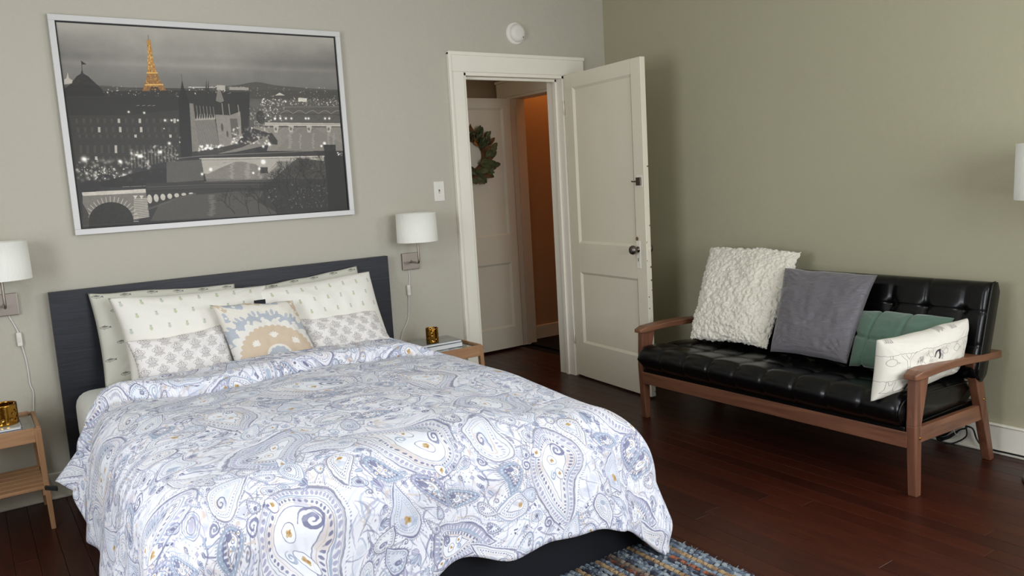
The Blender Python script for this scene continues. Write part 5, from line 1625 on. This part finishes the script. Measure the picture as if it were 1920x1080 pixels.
bm = NB(); tube(bm, spline([(-.05, -2.475, .11), (-.045, -2.505, .10), (-.04, -2.52, .055), (-.04, -2.545, .028), (-.038, -2.59, .019), (-.038, -2.66, .019), (-.038, -2.85, .019), (-.038, -3.3, .019)], 8), .0042, 8); obj('cord_run', bm, M['cable_black'], cord, True)
bm = NB(); tube(bm, [(-.05 + .020 * math.cos(a), -2.432 + .012 * math.sin(a) * .5, .080 + .022 * math.sin(a)) for a in np.linspace(0, 2 * PI, 16)], .0018, 6); obj('twist_tie', bm, M['cable_white'], cord, True)
# ------------------------------------------------------------------ rug
rug = thing('rag_rug', (-2.65, -2.7, 0), 'woven rag rug of denim blue and tan strips at the foot of the bed', 'rug')
def cord_mat(name, cols, sc):
    m = bpy.data.materials.new(name); m.use_nodes = True
    nt = m.node_tree; N = nt.nodes; L = nt.links; b = N['Principled BSDF']; b.inputs['Roughness'].default_value = .9
    tc = N.new('ShaderNodeTexCoord'); oi = N.new('ShaderNodeObjectInfo')
    ad = N.new('ShaderNodeVectorMath'); ad.operation = 'ADD'; mu = N.new('ShaderNodeMath'); mu.operation = 'MULTIPLY'; mu.inputs[1].default_value = 50
    L.new(oi.outputs['Random'], mu.inputs[0]); L.new(tc.outputs['Object'], ad.inputs[0]); L.new(mu.outputs[0], ad.inputs[1])
    v = N.new('ShaderNodeTexVoronoi'); v.inputs['Scale'].default_value = sc; L.new(ad.outputs[0], v.inputs['Vector'])
    sp = N.new('ShaderNodeSeparateColor'); L.new(v.outputs['Color'], sp.inputs[0])
    r = N.new('ShaderNodeValToRGB'); r.color_ramp.interpolation = 'CONSTANT'
    while len(r.color_ramp.elements) < len(cols): r.color_ramp.elements.new(.5)
    for k, (e, c) in enumerate(zip(r.color_ramp.elements, cols)): e.position = k / len(cols); e.color = lin(c) + (1,)
    L.new(sp.outputs[0], r.inputs[0]); L.new(r.outputs[0], b.inputs['Base Color'])
    n = N.new('ShaderNodeTexNoise'); n.inputs['Scale'].default_value = 160; L.new(tc.outputs['Object'], n.inputs['Vector'])
    bp = N.new('ShaderNodeBump'); bp.inputs['Strength'].default_value = .8; bp.inputs['Distance'].default_value = .003
    L.new(n.outputs[0], bp.inputs['Height']); L.new(bp.outputs[0], b.inputs['Normal'])
    return m
CM = [cord_mat('denim_pale', [(118, 130, 140), (92, 104, 118), (144, 152, 154), (72, 80, 96)], 70),
      cord_mat('denim_mixed', [(36, 38, 52), (96, 108, 118), (60, 64, 80), (128, 136, 138), (42, 43, 54)], 70),
      cord_mat('jute', [(150, 124, 88), (134, 104, 74), (164, 140, 104)], 60),
      cord_mat('rust_mix', [(98, 54, 36), (40, 34, 36), (146, 84, 52), (88, 96, 108), (60, 40, 34)], 75),
      cord_mat('taupe', [(110, 96, 82), (92, 80, 70), (128, 114, 98)], 60)]
order = [0, 0, 2, 0, 3, 1, 0, 2, 1, 0, 1, 4, 3, 0, 2, 1, 0, 1, 2, 0]
dk = mat('rug_stitch', (24, 26, 34), .9)
x = -1.790; k = 0; rr = random.Random(9)
stitch = NB()
while x > -3.55:
    w = .0225
    b = NB(); pts = []; rad = []
    y = -2.02
    jy = rr.uniform(-.01, .01)
    step = .0075
    n = int(1.15 / step)
    for i in range(n):
        ph = (i * step / .024 + k * .37) % 1
        lump = abs(math.sin(PI * ph)) ** .5
        pts.append((x + .0012 * math.sin(i * .9 + k), y + jy - i * step, .0085 + .0015 * lump))
        rad.append(.0085 + .0035 * lump + rr.uniform(-.0006, .0006))
    tube(b, pts, rad, 8)
    obj('woven_strip', b, CM[order[k % len(order)]], rug, True)
    for i in range(int(1.15 / .024)):
        yy = y + jy - (i + (-k * .37) % 1) * .024
        if yy < y - 1.13: continue
        tube(stitch, [(x - .011, yy, .004), (x - .006, yy, .0165), (x, yy, .0195), (x + .006, yy, .0165), (x + .011, yy, .004)], .0012, 4)
    x -= w; k += 1
obj('warp_threads', stitch, dk, rug, kind='stuff')
b = NB()
for i in range(150):
    y = -2.05 - rr.random() * 1.1; L = rr.uniform(.008, .022); a = rr.uniform(-1.2, 1.2)
    p0 = Vector((-1.780, y, .010)); p1 = p0 + Vector((L * math.cos(a), L * math.sin(a), rr.uniform(-.002, .010))); pm = (p0 + p1) / 2 + Vector((0, 0, .004))
    tube(b, [p0, pm, p1], [.0014, .0009, .0004], 4)
obj('frayed_edge', b, CM[0], rug, kind='stuff')
bm = NB(); box(bm, -3.56, -1.772, -3.17, -2.01, .0005, .006); obj('rug_backing', bm, dk, rug)
